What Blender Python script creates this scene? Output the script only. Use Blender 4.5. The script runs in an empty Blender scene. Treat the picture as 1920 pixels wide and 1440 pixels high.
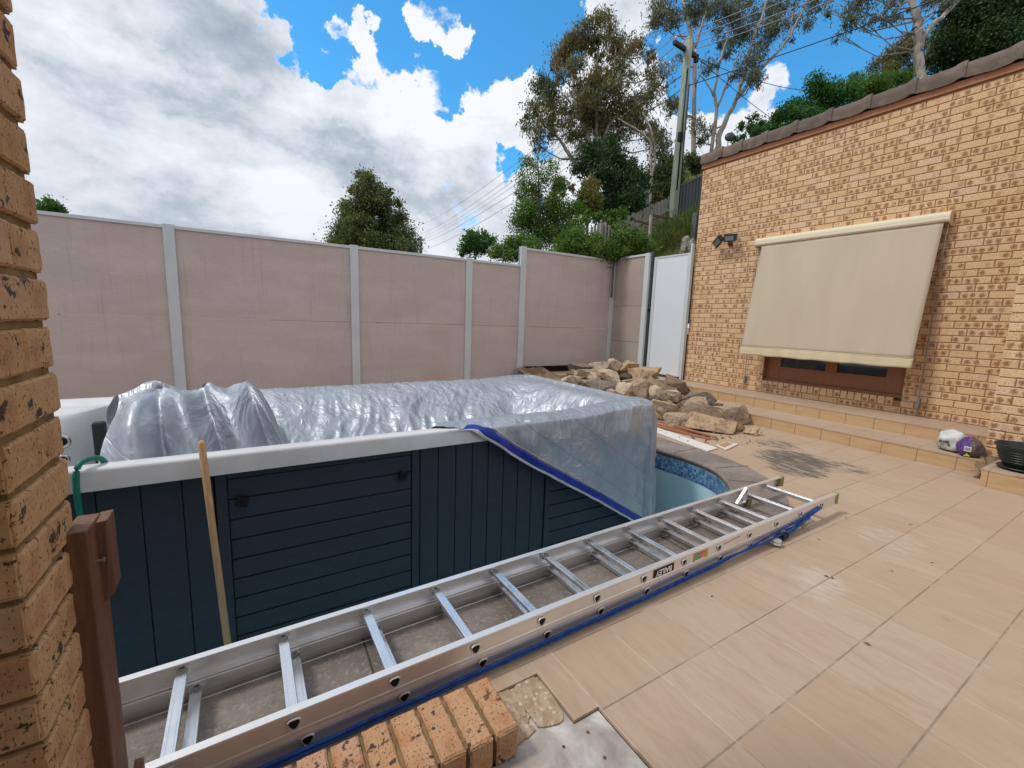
import bpy, bmesh, math, random
import numpy as np
from mathutils import Vector, Matrix, noise
from mathutils.geometry import tessellate_polygon
rad = math.radians
scene = bpy.context.scene

# ------------------------------------------------------------------ camera
YAW, PITCH, ROLL, FOC = rad(31.282), rad(8.337), rad(1.913), 808.62
CAM = Vector((0.0, 0.0, 1.32))
_f = Vector((math.sin(YAW)*math.cos(PITCH), math.cos(YAW)*math.cos(PITCH), -math.sin(PITCH)))
_r0 = Vector((math.cos(YAW), -math.sin(YAW), 0)); _u0 = _r0.cross(_f)
_r = _r0*math.cos(ROLL) + _u0*math.sin(ROLL); _u = -_r0*math.sin(ROLL) + _u0*math.cos(ROLL)
cd = bpy.data.cameras.new('Camera'); cam = bpy.data.objects.new('Camera', cd)
scene.collection.objects.link(cam); scene.camera = cam
cd.sensor_width = 36.0; cd.lens = 36.0*FOC/1920.0; cd.clip_start = 0.02; cd.clip_end = 3000
cam.matrix_world = Matrix(((_r.x, _u.x, -_f.x, CAM.x), (_r.y, _u.y, -_f.y, CAM.y), (_r.z, _u.z, -_f.z, CAM.z), (0, 0, 0, 1)))
def ray(px, py): return _r*((px-960)/FOC) - _u*((py-720)/FOC) + _f
def at(px, py, d): return CAM + ray(px, py)*d            # a point d metres away along the view axis

# ------------------------------------------------------------------ world, sun, exposure
SUN_EL, SUN_AZ = rad(57), rad(292)                      # azimuth clockwise from +Y
sdir = Vector((math.sin(SUN_AZ)*math.cos(SUN_EL), math.cos(SUN_AZ)*math.cos(SUN_EL), math.sin(SUN_EL)))
sl = bpy.data.lights.new('Sun', 'SUN'); so = bpy.data.objects.new('Sun', sl); scene.collection.objects.link(so)
sl.energy = 1.7; sl.angle = rad(9); sl.color = (1.0, 0.95, 0.88)
so.rotation_euler = sdir.to_track_quat('Z', 'Y').to_euler()
scene.view_settings.view_transform = 'Standard'; scene.view_settings.look = 'None'
scene.view_settings.exposure = 0.15; scene.view_settings.gamma = 1.0; scene.view_settings.use_curve_mapping = False

class NT:
    """tiny node-graph writer"""
    def __init__(s, tree): s.t = tree; s.n = tree.nodes; s.l = tree.links
    def node(s, typ, **kw):
        nd = s.n.new(typ)
        for k, v in kw.items():
            if k.startswith('i_'):
                key = k[2:]; key = int(key) if key.isdigit() else key.replace('_', ' ')
                s.set(nd.inputs[key], v)
            else: setattr(nd, k, v)
        return nd
    def set(s, sock, v):
        if isinstance(v, bpy.types.NodeSocket): s.l.new(v, sock)
        elif isinstance(v, bpy.types.Node): s.l.new(v.outputs[0], sock)
        else:
            if isinstance(v, tuple) and len(v) == 3 and sock.type == 'RGBA': v = (*v, 1)
            sock.default_value = v
    def math(s, op, a, b=0.0, c=None, clamp=False):
        nd = s.n.new('ShaderNodeMath'); nd.operation = op; nd.use_clamp = clamp
        s.set(nd.inputs[0], a); s.set(nd.inputs[1], b)
        if c is not None: s.set(nd.inputs[2], c)
        return nd.outputs[0]
    def vmath(s, op, a, b=(0, 0, 0), out=0, scale=None):
        nd = s.n.new('ShaderNodeVectorMath'); nd.operation = op
        s.set(nd.inputs[0], a)
        if op != 'NORMALIZE' and op != 'LENGTH' and op != 'SCALE': s.set(nd.inputs[1], b)
        if scale is not None: s.set(nd.inputs['Scale'], scale)
        return nd.outputs['Value'] if op in ('DOT_PRODUCT', 'LENGTH', 'DISTANCE') else nd.outputs[0]
    def mix(s, f, a, b, mode='MIX'):
        nd = s.n.new('ShaderNodeMix'); nd.data_type = 'RGBA'; nd.blend_type = mode; nd.clamp_factor = True
        s.set(nd.inputs[0], f); s.set(nd.inputs[6], a); s.set(nd.inputs[7], b); return nd.outputs[2]
    def step(s, x, lo, hi, a=0.0, b=1.0):
        nd = s.n.new('ShaderNodeMapRange'); nd.interpolation_type = 'SMOOTHSTEP'
        for i, v in enumerate((x, lo, hi, a, b)): s.set(nd.inputs[i], v)
        return nd.outputs[0]
    def noise(s, vec, scale, detail=3, rough=0.55, dist=0.0, out=0):
        nd = s.n.new('ShaderNodeTexNoise'); s.set(nd.inputs['Vector'], vec)
        s.set(nd.inputs['Scale'], scale); nd.inputs['Detail'].default_value = detail
        nd.inputs['Roughness'].default_value = rough; nd.inputs['Distortion'].default_value = dist
        return nd.outputs[out]
    def voro(s, vec, scale, feature='F1', out='Distance', rnd=1.0):
        nd = s.n.new('ShaderNodeTexVoronoi'); nd.feature = feature; s.set(nd.inputs['Vector'], vec)
        nd.inputs['Scale'].default_value = scale; nd.inputs['Randomness'].default_value = rnd
        return nd.outputs[out]
    def mapping(s, vec, scale=(1, 1, 1), loc=(0, 0, 0), rot=(0, 0, 0)):
        nd = s.n.new('ShaderNodeMapping'); s.set(nd.inputs[0], vec)
        nd.inputs['Scale'].default_value = scale; nd.inputs['Location'].default_value = loc; nd.inputs['Rotation'].default_value = rot
        return nd.outputs[0]
    def xyz(s, v):
        nd = s.n.new('ShaderNodeSeparateXYZ'); s.set(nd.inputs[0], v); return nd.outputs
    def comb(s, x, y, z):
        nd = s.n.new('ShaderNodeCombineXYZ')
        for i, v in enumerate((x, y, z)): s.set(nd.inputs[i], v)
        return nd.outputs[0]
    def ramp(s, f, stops):
        nd = s.n.new('ShaderNodeValToRGB'); s.set(nd.inputs[0], f)
        cr = nd.color_ramp
        while len(cr.elements) < len(stops): cr.elements.new(0.5)
        for e, (p, c) in zip(cr.elements, stops): e.position = p; e.color = (*c, 1)
        return nd.outputs[0]

def build_world():
    w = bpy.data.worlds.new('World'); scene.world = w; w.use_nodes = True
    g = NT(w.node_tree); g.n.clear()
    sky = g.node('ShaderNodeTexSky', sky_type='NISHITA', sun_disc=False, sun_elevation=SUN_EL, sun_rotation=SUN_AZ,
                 air_density=1.0, dust_density=0.3, ozone_density=2.5)
    d = g.node('ShaderNodeTexCoord').outputs['Generated']
    d = g.vmath('NORMALIZE', d)
    x, y, z = g.xyz(d)
    w1 = g.vmath('SUBTRACT', g.noise(d, 5.0, 6, .62, 0, 1), (.5, .5, .5)); w2 = g.vmath('SUBTRACT', g.noise(d, 22.0, 5, .65, 0, 1), (.5, .5, .5))
    dw = g.vmath('NORMALIZE', g.vmath('ADD', d, g.vmath('ADD', g.vmath('SCALE', w1, scale=.26), g.vmath('SCALE', w2, scale=.07))))
    den = g.math('ADD', g.math('MAXIMUM', z, 0.0), 0.22)
    p = g.comb(g.math('DIVIDE', x, den), g.math('DIVIDE', y, den), g.math('MULTIPLY', z, 0.6))
    def blob(px, py, deg, amp, soft=0.55):
        v = ray(px, py).normalized()
        c = g.vmath('DOT_PRODUCT', dw if amp > .2 else d, tuple(v))
        return g.math('MULTIPLY', g.step(c, math.cos(rad(deg*(1+soft))), math.cos(rad(deg*(1-soft)))), amp)
    def total(lst):
        s = lst[0]
        for b in lst[1:]: s = g.math('ADD', s, b)
        return s
    # broad openings of blue between the clouds and the cumulus inside them
    blue = total([blob(600, 28, 3.0, .5), blob(670, 55, 4.2, .5), blob(745, 70, 4.2, .45), blob(640, 108, 2.4, .45), blob(820, 40, 5.0, .45), blob(900, 55, 5.0, .45),
                  blob(985, 40, 5.0, .45), blob(1060, 15, 4.5, .45), blob(700, 150, 2.2, .35), blob(940, 105, 3.2, .35), blob(1005, 95, 2.6, .3), blob(760, 5, 6, .3),
                  blob(1500, 55, 8, .5), blob(1610, 110, 7, .5), blob(1400, 95, 6, .5), blob(1340, 150, 4, .4), blob(1300, 50, 6, .4), blob(1650, 190, 4, .35), blob(1720, 60, 9, .5), blob(1850, 40, 9, .4),
                  blob(815, 195, 1.6, .38), blob(945, 292, 1.5, .40), blob(848, 168, 1.3, .3), blob(872, 392, 1.8, .27), blob(1010, 240, 1.5, .3), blob(1000, 380, 1.6, .2)])
    white = total([blob(838, 38, 2.6, 1.0), blob(690, 62, 2.6, .80), blob(700, 125, 2.2, .75), blob(905, 65, 2.8, .55), blob(780, 110, 3.6, .65), blob(615, 90, 2.0, .5),
                   blob(935, 125, 3.0, .35), blob(1165, 60, 4.5, .6), blob(1485, 125, 2.8, .75), blob(1435, 185, 4.0, .6), blob(1560, 140, 1.3, .4), blob(1370, 225, 4, .5)])
    wob = g.vmath('SCALE', g.noise(p, 2.6, 4, .6, 0, 1), scale=.26)
    pw = g.vmath('ADD', p, wob)
    n = g.noise(g.vmath('ADD', d, g.vmath('SCALE', w1, scale=.15)), 3.6, 10, .62)
    n2 = g.noise(g.vmath('ADD', d, (1.3, .2, .7)), 13.0, 9, .66)
    dens = g.math('ADD', g.math('MULTIPLY', n, 0.80), g.math('MULTIPLY', n2, 0.62))     # mean about .71
    dens = g.math('SUBTRACT', g.math('ADD', dens, white), blue)
    cover = g.step(dens, 0.38, 0.58)
    # cloud tone: grey undersides and bright tops
    gp = g.mapping(g.vmath('ADD', d, g.vmath('SCALE', w1, scale=.10)), scale=(1.0, 1.0, 2.1))
    t1 = g.noise(gp, 3.0, 9, .58, .2)
    t2 = g.noise(g.mapping(d, scale=(1, 1, 1.7), loc=(.4, .9, .1)), 10.0, 8, .64)
    tone = g.math('ADD', g.math('SUBTRACT', g.math('MULTIPLY', t1, 1.75), .53), g.math('MULTIPLY', t2, 0.62))
    grey = total([blob(250, 60, 9, .16), blob(330, 100, 6, .10), blob(180, 250, 10, .20), blob(330, 290, 7, .16), blob(250, 385, 5, .18),
                  blob(620, 300, 3, .26), blob(500, 210, 6, .13), blob(430, 430, 4, .10), blob(750, 340, 5, .12), blob(420, 60, 5, .05)])
    lite = total([blob(480, 40, 8, .08), blob(520, 250, 5, .08), blob(60, 60, 8, .06), blob(330, 200, 5, .08), blob(900, 200, 10, .06),
                  blob(640, 160, 6, .06), blob(150, 340, 6, .08), blob(1450, 170, 8, .15), blob(1160, 60, 8, .12), blob(700, 80, 10, .08)])
    tone = g.math('ADD', g.math('SUBTRACT', tone, g.math('MULTIPLY', grey, .40)), g.math('ADD', g.math('MULTIPLY', lite, 1.0), .03))
    col = g.ramp(tone, [(0.28, (.33, .395, .48)), (0.46, (.47, .53, .61)), (0.60, (.66, .70, .765)), (0.84, (.86, .885, .94))])
    col = g.mix(g.step(dens, 0.34, 0.62), (.80, .86, .95), col)
    col = g.mix(g.step(z, .0, .30, .38, 0), col, (.60, .65, .72))
    skyc = g.mix(1.0, sky.outputs[0], (0.50, 1.42, 1.72), 'MULTIPLY')
    bg1 = g.node('ShaderNodeBackground', i_Color=skyc, i_Strength=0.12)
    bg2 = g.node('ShaderNodeBackground', i_Color=col, i_Strength=0.98)
    ms = g.n.new('ShaderNodeMixShader'); g.set(ms.inputs[0], cover); g.l.new(bg1.outputs[0], ms.inputs[1]); g.l.new(bg2.outputs[0], ms.inputs[2])
    out = g.n.new('ShaderNodeOutputWorld'); g.l.new(ms.outputs[0], out.inputs[0])
build_world()

# ------------------------------------------------------------------ helpers
def mat(name, fn=None, color=(.5, .5, .5), rough=.6, metal=0.0, spec=.5, **kw):
    m = bpy.data.materials.new(name); m.use_nodes = True
    g = NT(m.node_tree); b = g.n['Principled BSDF']
    g.set(b.inputs['Base Color'], color if not isinstance(color, tuple) else (*color, 1))
    b.inputs['Roughness'].default_value = rough; b.inputs['Metallic'].default_value = metal
    b.inputs['Specular IOR Level'].default_value = spec
    for k, v in kw.items(): g.set(b.inputs[k.replace('_', ' ')], v)
    g.b = b
    if fn: fn(g, b)
    return m
def bump(g, b, h, strength=.3, dist=.01):
    nd = g.n.new('ShaderNodeBump'); nd.inputs['Strength'].default_value = strength; nd.inputs['Distance'].default_value = dist
    g.set(nd.inputs['Height'], h); g.l.new(nd.outputs[0], b.inputs['Normal']); return nd
def objc(g): return g.node('ShaderNodeNewGeometry').outputs['Position']
def attr(g, name, out='Fac'):
    nd = g.n.new('ShaderNodeAttribute'); nd.attribute_name = name; return nd.outputs[out]
def rough_mat(name, c1, c2, rough=.7, scale=6, bscale=60, bstr=.2, bdist=.004, metal=0, spec=.4, detail=6):
    def f(g, b):
        p = objc(g); n = g.noise(p, scale, detail)
        g.set(b.inputs['Base Color'], g.mix(g.step(n, .35, .65), c1, c2)); bump(g, b, g.noise(p, bscale, 4), bstr, bdist)
    return mat(name, f, rough=rough, metal=metal, spec=spec)

class MB:
    def __init__(s): s.v = []; s.f = []; s.uv = []; s.at = []; s.mi = []
    def add(s, verts, faces, uv=None, a=0.0, mi=0):
        o = len(s.v); s.v += [tuple(v) for v in verts]
        for k, f in enumerate(faces):
            s.f.append([i+o for i in f]); s.at.append(a); s.mi.append(mi)
            s.uv.append(uv[k] if uv else None)
        return s
    def box(s, lo, hi, M=None, a=0.0, mi=0):
        x0, y0, z0 = lo; x1, y1, z1 = hi
        v = [Vector(q) for q in ((x0,y0,z0),(x1,y0,z0),(x1,y1,z0),(x0,y1,z0),(x0,y0,z1),(x1,y0,z1),(x1,y1,z1),(x0,y1,z1))]
        if M is not None: v = [M @ q for q in v]
        return s.add(v, [(0,3,2,1),(4,5,6,7),(0,1,5,4),(1,2,6,5),(2,3,7,6),(3,0,4,7)], a=a, mi=mi)
    def bar(s, p, q, w, h, up=(0, 0, 1), a=0.0, mi=0):
        p, q = Vector(p), Vector(q); d = (q-p); L = d.length; d = d/L; up = Vector(up)
        sx = d.cross(up); sx = sx.normalized() if sx.length > 1e-6 else Vector((1, 0, 0)); uu = sx.cross(d)
        v = [b + sx*i*w/2 + uu*j*h/2 for b in (p, q) for i, j in ((-1,-1),(1,-1),(1,1),(-1,1))]
        return s.add(v, [(0,1,2,3),(7,6,5,4),(0,4,5,1),(1,5,6,2),(2,6,7,3),(3,7,4,0)], a=a, mi=mi)
    def tube(s, pts, r, n=8, cap=True, a=0.0, mi=0):
        pts = [Vector(p) for p in pts]; R = r if isinstance(r, (list, tuple)) else [r]*len(pts)
        vs = []; fs = []; ref = Vector((0.13, 0.31, 0.94))
        for i, p in enumerate(pts):
            t = (pts[min(i+1, len(pts)-1)] - pts[max(i-1, 0)]).normalized()
            u = t.cross(ref)
            if u.length < .1: u = t.cross(Vector((1, 0, 0)))
            u.normalize(); w = t.cross(u)
            for k in range(n):
                an = 2*math.pi*k/n; vs.append(p + (u*math.cos(an)+w*math.sin(an))*R[i])
        for i in range(len(pts)-1):
            for k in range(n): fs.append((i*n+k, i*n+(k+1)%n, (i+1)*n+(k+1)%n, (i+1)*n+k))
        if cap: fs.append(tuple(range(n-1, -1, -1))); fs.append(tuple(range((len(pts)-1)*n, len(pts)*n)))
        return s.add(vs, fs, a=a, mi=mi)
    def lathe(s, prof, c=(0, 0, 0), n=24, M=None, a=0.0, mi=0):
        vs = []; fs = []; c = Vector(c)
        for r, z in prof:
            for k in range(n):
                q = Vector((r*math.cos(2*math.pi*k/n), r*math.sin(2*math.pi*k/n), z))
                vs.append((M @ q if M is not None else q) + c)
        for i in range(len(prof)-1):
            for k in range(n): fs.append((i*n+k, i*n+(k+1)%n, (i+1)*n+(k+1)%n, (i+1)*n+k))
        return s.add(vs, fs, a=a, mi=mi)
    def prism(s, poly, z0, z1, M=None, a=0.0, mi=0):
        n = len(poly); v = [Vector((x, y, z0)) for x, y in poly] + [Vector((x, y, z1)) for x, y in poly]
        if M is not None: v = [M @ q for q in v]
        return s.add(v, [tuple(range(n-1, -1, -1)), tuple(range(n, 2*n))] + [(i, (i+1) % n, n+(i+1) % n, n+i) for i in range(n)], a=a, mi=mi)
    def build(s, name, mats, parent=None, smooth=False, bevel=0.0, seg=2, auto=None):
        me = bpy.data.meshes.new(name); me.from_pydata(s.v, [], s.f); me.update()
        if any(u is not None for u in s.uv):
            ul = me.uv_layers.new(name='UVMap'); k = 0
            for f, u in zip(s.f, s.uv):
                for j in range(len(f)): ul.data[k].uv = u[j] if u else (0, 0); k += 1
        if any(s.at):
            al = me.attributes.new('rnd', 'FLOAT', 'FACE'); al.data.foreach_set('value', s.at)
        mats = mats if isinstance(mats, (list, tuple)) else [mats]
        for m in mats: me.materials.append(m)
        if len(mats) > 1: me.polygons.foreach_set('material_index', s.mi)
        if smooth: me.polygons.foreach_set('use_smooth', [True]*len(me.polygons))
        o = bpy.data.objects.new(name, me); scene.collection.objects.link(o)
        if parent is not None:
            o.parent = parent; o.matrix_parent_inverse = Matrix.Translation(-parent.location) if parent.type == 'EMPTY' else Matrix()
        if auto:
            bm = bmesh.new(); bm.from_mesh(me)
            for e in bm.edges:
                if len(e.link_faces) == 2: e.smooth = e.calc_face_angle(0) < rad(auto)
            for f in bm.faces: f.smooth = True
            bm.to_mesh(me); bm.free()
        if bevel > 0:
            md = o.modifiers.new('Bevel', 'BEVEL'); md.width = bevel; md.segments = seg; md.limit_method = 'ANGLE'; md.angle_limit = rad(35)
        return o
def tag(o, label=None, cat=None, group=None, kind=None):
    if label: o['label'] = label
    if cat: o['category'] = cat
    if group: o['group'] = group
    if kind: o['kind'] = kind
    return o
def thing(name, label, cat, loc, group=None):
    o = bpy.data.objects.new(name, None); scene.collection.objects.link(o); o.location = loc; o.empty_display_size = .1
    return tag(o, label, cat, group)
def struct(o): o['kind'] = 'structure'; return o
def polyfaces(loops):
    tri = tessellate_polygon([[Vector((x, y, 0)) for x, y in lp] for lp in loops])
    flat = [p for lp in loops for p in lp]; return flat, [tuple(t) for t in tri]
def sheet(name, loops, z, m, zb=None):
    flat, tri = polyfaces(loops); mb = MB(); V = [(x, y, z) for x, y in flat]; F = []
    for t in tri:
        a, b, c = [Vector(V[i]) for i in t]
        F.append(t if (b-a).cross(c-a).z > 0 else (t[0], t[2], t[1]))
    mb.add(V, F)
    if zb is not None:
        for lp in loops:
            n = len(lp); mb.add([(x, y, z) for x, y in lp]+[(x, y, zb) for x, y in lp], [(i, (i+1) % n, n+(i+1) % n, n+i) for i in range(n)])
    return mb.build(name, m)
RNG = random.Random(7)
def nz(x, y, z, s=1.0): return noise.noise(Vector((x*s, y*s, z*s)))
# ------------------------------------------------------------------ materials
def tile_common(g, p, riser=False):
    x, y, z = g.xyz(p)
    gx = g.math('DIVIDE', g.math('SUBTRACT', x, 0.98), 0.3025); gy = g.math('DIVIDE', g.math('SUBTRACT', y, 0.941), 0.299)
    def edge(t):
        f = g.math('FRACT', t); return g.math('MINIMUM', f, g.math('SUBTRACT', 1.0, f))
    wob = g.math('MULTIPLY', g.math('SUBTRACT', g.noise(p, 40, 2), .5), .006)
    ex, ey = g.math('ADD', edge(gx), wob), g.math('ADD', edge(gy), wob)
    # joints running along X are wide, the ones along Y are thin butt joints
    jy = g.step(ey, .008, .014, 1, 0); jx = g.step(ex, .004, .009, 1, 0)
    cell = g.comb(g.math('FLOOR', gx), g.math('FLOOR', gy), 0.0)
    wn = g.n.new('ShaderNodeTexWhiteNoise'); wn.noise_dimensions = '3D'; g.set(wn.inputs[0], cell)
    return jx, jy, wn.outputs[0], wn.outputs[1]
def deck_fn(g, b):
    p = objc(g); jx, jy, rnd, rcol = tile_common(g, p)
    q = g.vmath('ADD', p, g.vmath('SCALE', rcol, scale=4.0))
    st = g.noise(g.mapping(q, scale=(7, 1.3, 1), rot=(0, 0, rad(9))), 3.2, 7, .62, .5)
    big = g.noise(p, 1.3, 3)
    base = g.ramp(st, [(.25, (.37, .262, .182)), (.42, (.425, .312, .225)), (.57, (.465, .355, .265)), (.8, (.39, .305, .237))])
    base = g.mix(g.math('MULTIPLY', g.step(big, .35, .7), .5), base, (.47, .375, .285))
    base = g.mix(g.math('MULTIPLY', rnd, .6), base, (.40, .28, .185))
    fine = g.noise(g.mapping(q, scale=(22, 3, 1), rot=(0, 0, rad(9))), 5, 6, .7)
    base = g.mix(g.step(fine, .52, .74, 0, .28), base, (.26, .19, .14))
    # pale efflorescence and black grime patches left on the tiles
    def blobs(lst):
        s = None
        for X, Y, R, A in lst:
            d = g.vmath('DISTANCE', p, (X, Y, 0)); v = g.math('MULTIPLY', g.step(d, R*.25, R, 1, 0), A)
            s = v if s is None else g.math('MAXIMUM', s, v)
        return s
    sm = g.noise(g.mapping(p, scale=(6, 2.0, 1), rot=(0, 0, rad(12))), 5.5, 7, .68)
    wp = blobs([(2.55, .96, .26, .95), (2.37, .93, .2, .8), (3.5, .98, .42, .8), (3.25, 1.12, .25, .5), (2.3, .74, .22, .5), (2.65, .55, .3, .5), (4.3, 1.6, .35, .35), (1.9, .8, .25, .3), (3.6, .5, .4, .45), (3.0, 1.5, .3, .3)])
    base = g.mix(g.math('MULTIPLY', g.step(g.math('ADD', g.math('MULTIPLY', wp, .55), sm), .80, 1.22), .55), base, (.60, .55, .51))
    dp = blobs([(4.75, 2.15, .75, 1.0), (5.2, 2.55, .5, .85), (4.45, 2.0, .55, .95), (4.95, 1.8, .45, .85), (4.1, .42, .45, .5), (4.55, .55, .4, .45), (5.2, 2.0, .3, .5), (5.2, .85, .3, .5), (4.2, 3.0, .4, .5)])
    sm2 = g.noise(g.mapping(p, scale=(5, 1.3, 1), rot=(0, 0, rad(10))), 4.5, 9, .74, .5)
    base = g.mix(g.math('MULTIPLY', g.step(g.math('ADD', g.math('MULTIPLY', dp, .50), sm2), .84, 1.02), .88), base, (.075, .072, .07))
    jc = g.mix(g.step(g.noise(p, 6, 6, .7), .42, .70), (.22, .165, .12), (.44, .36, .285))
    spots = g.voro(p, 2.1)
    base = g.mix(g.step(spots, .03, .05, .35, 0), base, (.33, .22, .10))
    base = g.mix(g.math('MULTIPLY', jy, .85), base, jc)
    base = g.mix(g.math('MULTIPLY', jx, .55), base, g.mix(g.step(g.noise(p, 3.7, 2), .45, .55), (.24, .18, .13), (.62, .52, .42)))
    g.set(b.inputs['Base Color'], base)
    g.set(b.inputs['Roughness'], g.step(st, .3, .7, .60, .75))
    h = g.math('SUBTRACT', g.math('MULTIPLY', fine, .35), g.math('ADD', jy, g.math('MULTIPLY', jx, .5)))
    bump(g, b, h, .35, .003)
M_deck = mat('sandstone_look_tiles', deck_fn, spec=.35)
def riser_fn(g, b):
    p = objc(g); x, y, z = g.xyz(p)
    q = g.comb(x, y, g.math('MULTIPLY', z, 6.0))
    st = g.noise(q, 4.5, 6, .6, .4)
    base = g.ramp(st, [(.3, (.46, .30, .15)), (.5, (.54, .365, .195)), (.7, (.57, .40, .225))])
    gy = g.math('DIVIDE', g.math('SUBTRACT', y, 0.941+.001), 0.299); f = g.math('FRACT', gy); e = g.math('MINIMUM', f, g.math('SUBTRACT', 1.0, f))
    base = g.mix(g.step(e, .006, .014, .9, 0), base, (.19, .12, .06))
    g.set(b.inputs['Base Color'], base); bump(g, b, st, .1, .003)
M_riser = mat('honey_riser_tiles', riser_fn, rough=.5, spec=.35)
def coping_fn(g, b):
    p = objc(g); n1 = g.noise(p, 2.4, 6, .6); n2 = g.noise(g.mapping(p, scale=(1, 3, 1), rot=(0, 0, .5)), 6, 7, .68, .8)
    base = g.ramp(n1, [(.3, (.13, .112, .10)), (.5, (.205, .178, .158)), (.7, (.30, .26, .23))])
    base = g.mix(g.step(n2, .53, .66, 0, .5), base, (.11, .10, .095))
    base = g.mix(g.step(g.noise(p, 55, 5, .7), .5, .70, 0, .5), base, (.44, .38, .34))
    g.set(b.inputs['Base Color'], base)
    bump(g, b, g.math('ADD', n2, g.math('MULTIPLY', g.noise(p, 42, 5, .65), .8)), .75, .012)
M_coping = mat('stamped_slate_coping', coping_fn, rough=.55, spec=.4)
def brick_fn(near, red=0.0):
    def f(g, b):
        uv = g.node('ShaderNodeUVMap').outputs[0]; r = attr(g, 'rnd')
        n = g.noise(g.mapping(uv, scale=(1, .75, 1)), 21 if not near else 15, 1, .4); fine = g.noise(uv, 170 if near else 120, 4, .65)
        med = g.noise(uv, 45, 4, .6)
        r2 = g.math('FRACT', g.math('MULTIPLY', r, 7.31)); r3 = g.math('FRACT', g.math('MULTIPLY', r, 17.7))
        base = g.mix(r, (.70, .485, .28), (.79, .575, .36)); base = g.mix(g.step(r2, .72, .95, 0, .8), base, (.74, .53, .37))
        base = g.mix(g.step(med, .35, .65, 0, .2), base, (.46, .27, .14))
        if near: base = g.mix(1.0, base, (.63, .60, .51) if red < .3 else (.64, .575, .53), 'MULTIPLY')
        ux, uy, _ = g.xyz(uv); lu, lv = g.math('FRACT', ux), g.math('FRACT', uy)
        iu = g.math('FLOOR', g.math('DIVIDE', lu, .0767))
        wn = g.n.new('ShaderNodeTexWhiteNoise'); wn.noise_dimensions = '3D'; g.set(wn.inputs[0], g.comb(g.math('FLOOR', ux), g.math('FLOOR', uy), iu)); jit = g.xyz(wn.outputs[1])
        tx = g.math('DIVIDE', g.math('SUBTRACT', g.math('SUBTRACT', lu, .0383), g.math('ADD', g.math('MULTIPLY', iu, .0767), g.math('MULTIPLY', g.math('SUBTRACT', jit[1], .5), .02))), .034)
        ty = g.math('DIVIDE', g.math('SUBTRACT', lv, g.math('ADD', .038, g.math('MULTIPLY', g.math('SUBTRACT', jit[2], .5), .014))), .037)
        dd = g.math('ADD', g.math('SQRT', g.math('ADD', g.math('MULTIPLY', tx, tx), g.math('MULTIPLY', ty, ty))), g.math('MULTIPLY', g.math('SUBTRACT', med, .5), 2.0))
        ex = g.step(g.math('SUBTRACT', g.math('ADD', jit[0], .10), g.math('MULTIPLY', r3, .85)), .05, .30)
        bl = g.math('MULTIPLY', g.step(dd, .45, 1.05, .55 if near else 1, 0), ex)
        base = g.mix(g.math('MULTIPLY', bl, .88), base, g.mix(g.step(g.math('ADD', fine, g.math('MULTIPLY', dd, .3)), .42, .62), (.13, .055, .032), (.36, .18, .095)))
        sp = g.noise(g.mapping(uv, scale=(1, .45, 1)), 210 if near else 130, 2, .5)
        base = g.mix(g.step(sp, .60, .66, 0, .8), base, (.10, .055, .035))
        if near:
            v = g.noise(uv, 34, 5, .7); v2 = g.step(g.math('MULTIPLY', v, g.step(g.noise(uv, 11, 2), .40, .62, .5, 1.22)), .63, .69)
            base = g.mix(g.math('MULTIPLY', v2, .92), base, (.035, .03, .03))
            base = g.mix(g.step(g.noise(g.mapping(uv, loc=(3, 5, 0)), 10, 4, .6), .50, .64, 0, red), base, (.44, .19, .085)); base = g.mix(1.0, base, (1.06, .98, .98), 'MULTIPLY')
        else: base = g.mix(1.0, base, (1.0, .98, .97), 'MULTIPLY')
        g.set(b.inputs['Base Color'], base)
        bump(g, b, g.math('SUBTRACT', g.math('MULTIPLY', fine, .8), g.step(sp, .62, .70)), .6 if near else .4, .0022 if near else .002)
    return f
M_brick = mat('speckled_cream_brick', brick_fn(False), rough=.85, spec=.25)
M_bricknear = mat('speckled_tan_brick', brick_fn(True, .10), rough=.88, spec=.2)
M_brickedge = mat('mottled_red_tan_brick', brick_fn(True, .5), rough=.88, spec=.2)
M_mortar = rough_mat('brown_mortar', (.30, .17, .075), (.36, .21, .10), .95, 8, 220, .5, .003, spec=.1)
M_mortarn = rough_mat('tan_mortar', (.21, .14, .065), (.30, .20, .10), .95, 20, 260, .9, .004, spec=.1)
M_soil = rough_mat('bare_earth', (.22, .15, .095), (.36, .26, .17), .95, 5, 40, .9, .03, spec=.1)
def conc_fn(g, b):
    p = objc(g); n = g.noise(p, 7, 8, .62, .4); n2 = g.noise(p, 38, 5, .7)
    base = g.ramp(n, [(.34, (.30, .265, .24)), (.48, (.40, .365, .335)), (.57, (.50, .48, .45)), (.72, (.64, .62, .59))])
    base = g.mix(g.step(n2, .58, .70, 0, .5), base, (.30, .27, .25))
    g.set(b.inputs['Base Color'], base); bump(g, b, g.math('ADD', n, g.math('MULTIPLY', n2, .5)), .5, .008)
M_conc = mat('patchy_white_concrete', conc_fn, rough=.85, spec=.2)
def grass_fn(g, b):
    p = objc(g); n = g.noise(p, .9, 6, .6); n2 = g.noise(p, 12, 6, .7)
    base = g.ramp(n, [(.35, (.035, .065, .018)), (.5, (.07, .10, .03)), (.65, (.17, .14, .06))])
    base = g.mix(g.step(n2, .4, .7, 0, .5), base, (.12, .12, .04)); g.set(b.inputs['Base Color'], base); bump(g, b, n2, .9, .08)
M_grass = mat('rough_grass_ground', grass_fn, rough=.95, spec=.1)
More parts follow.
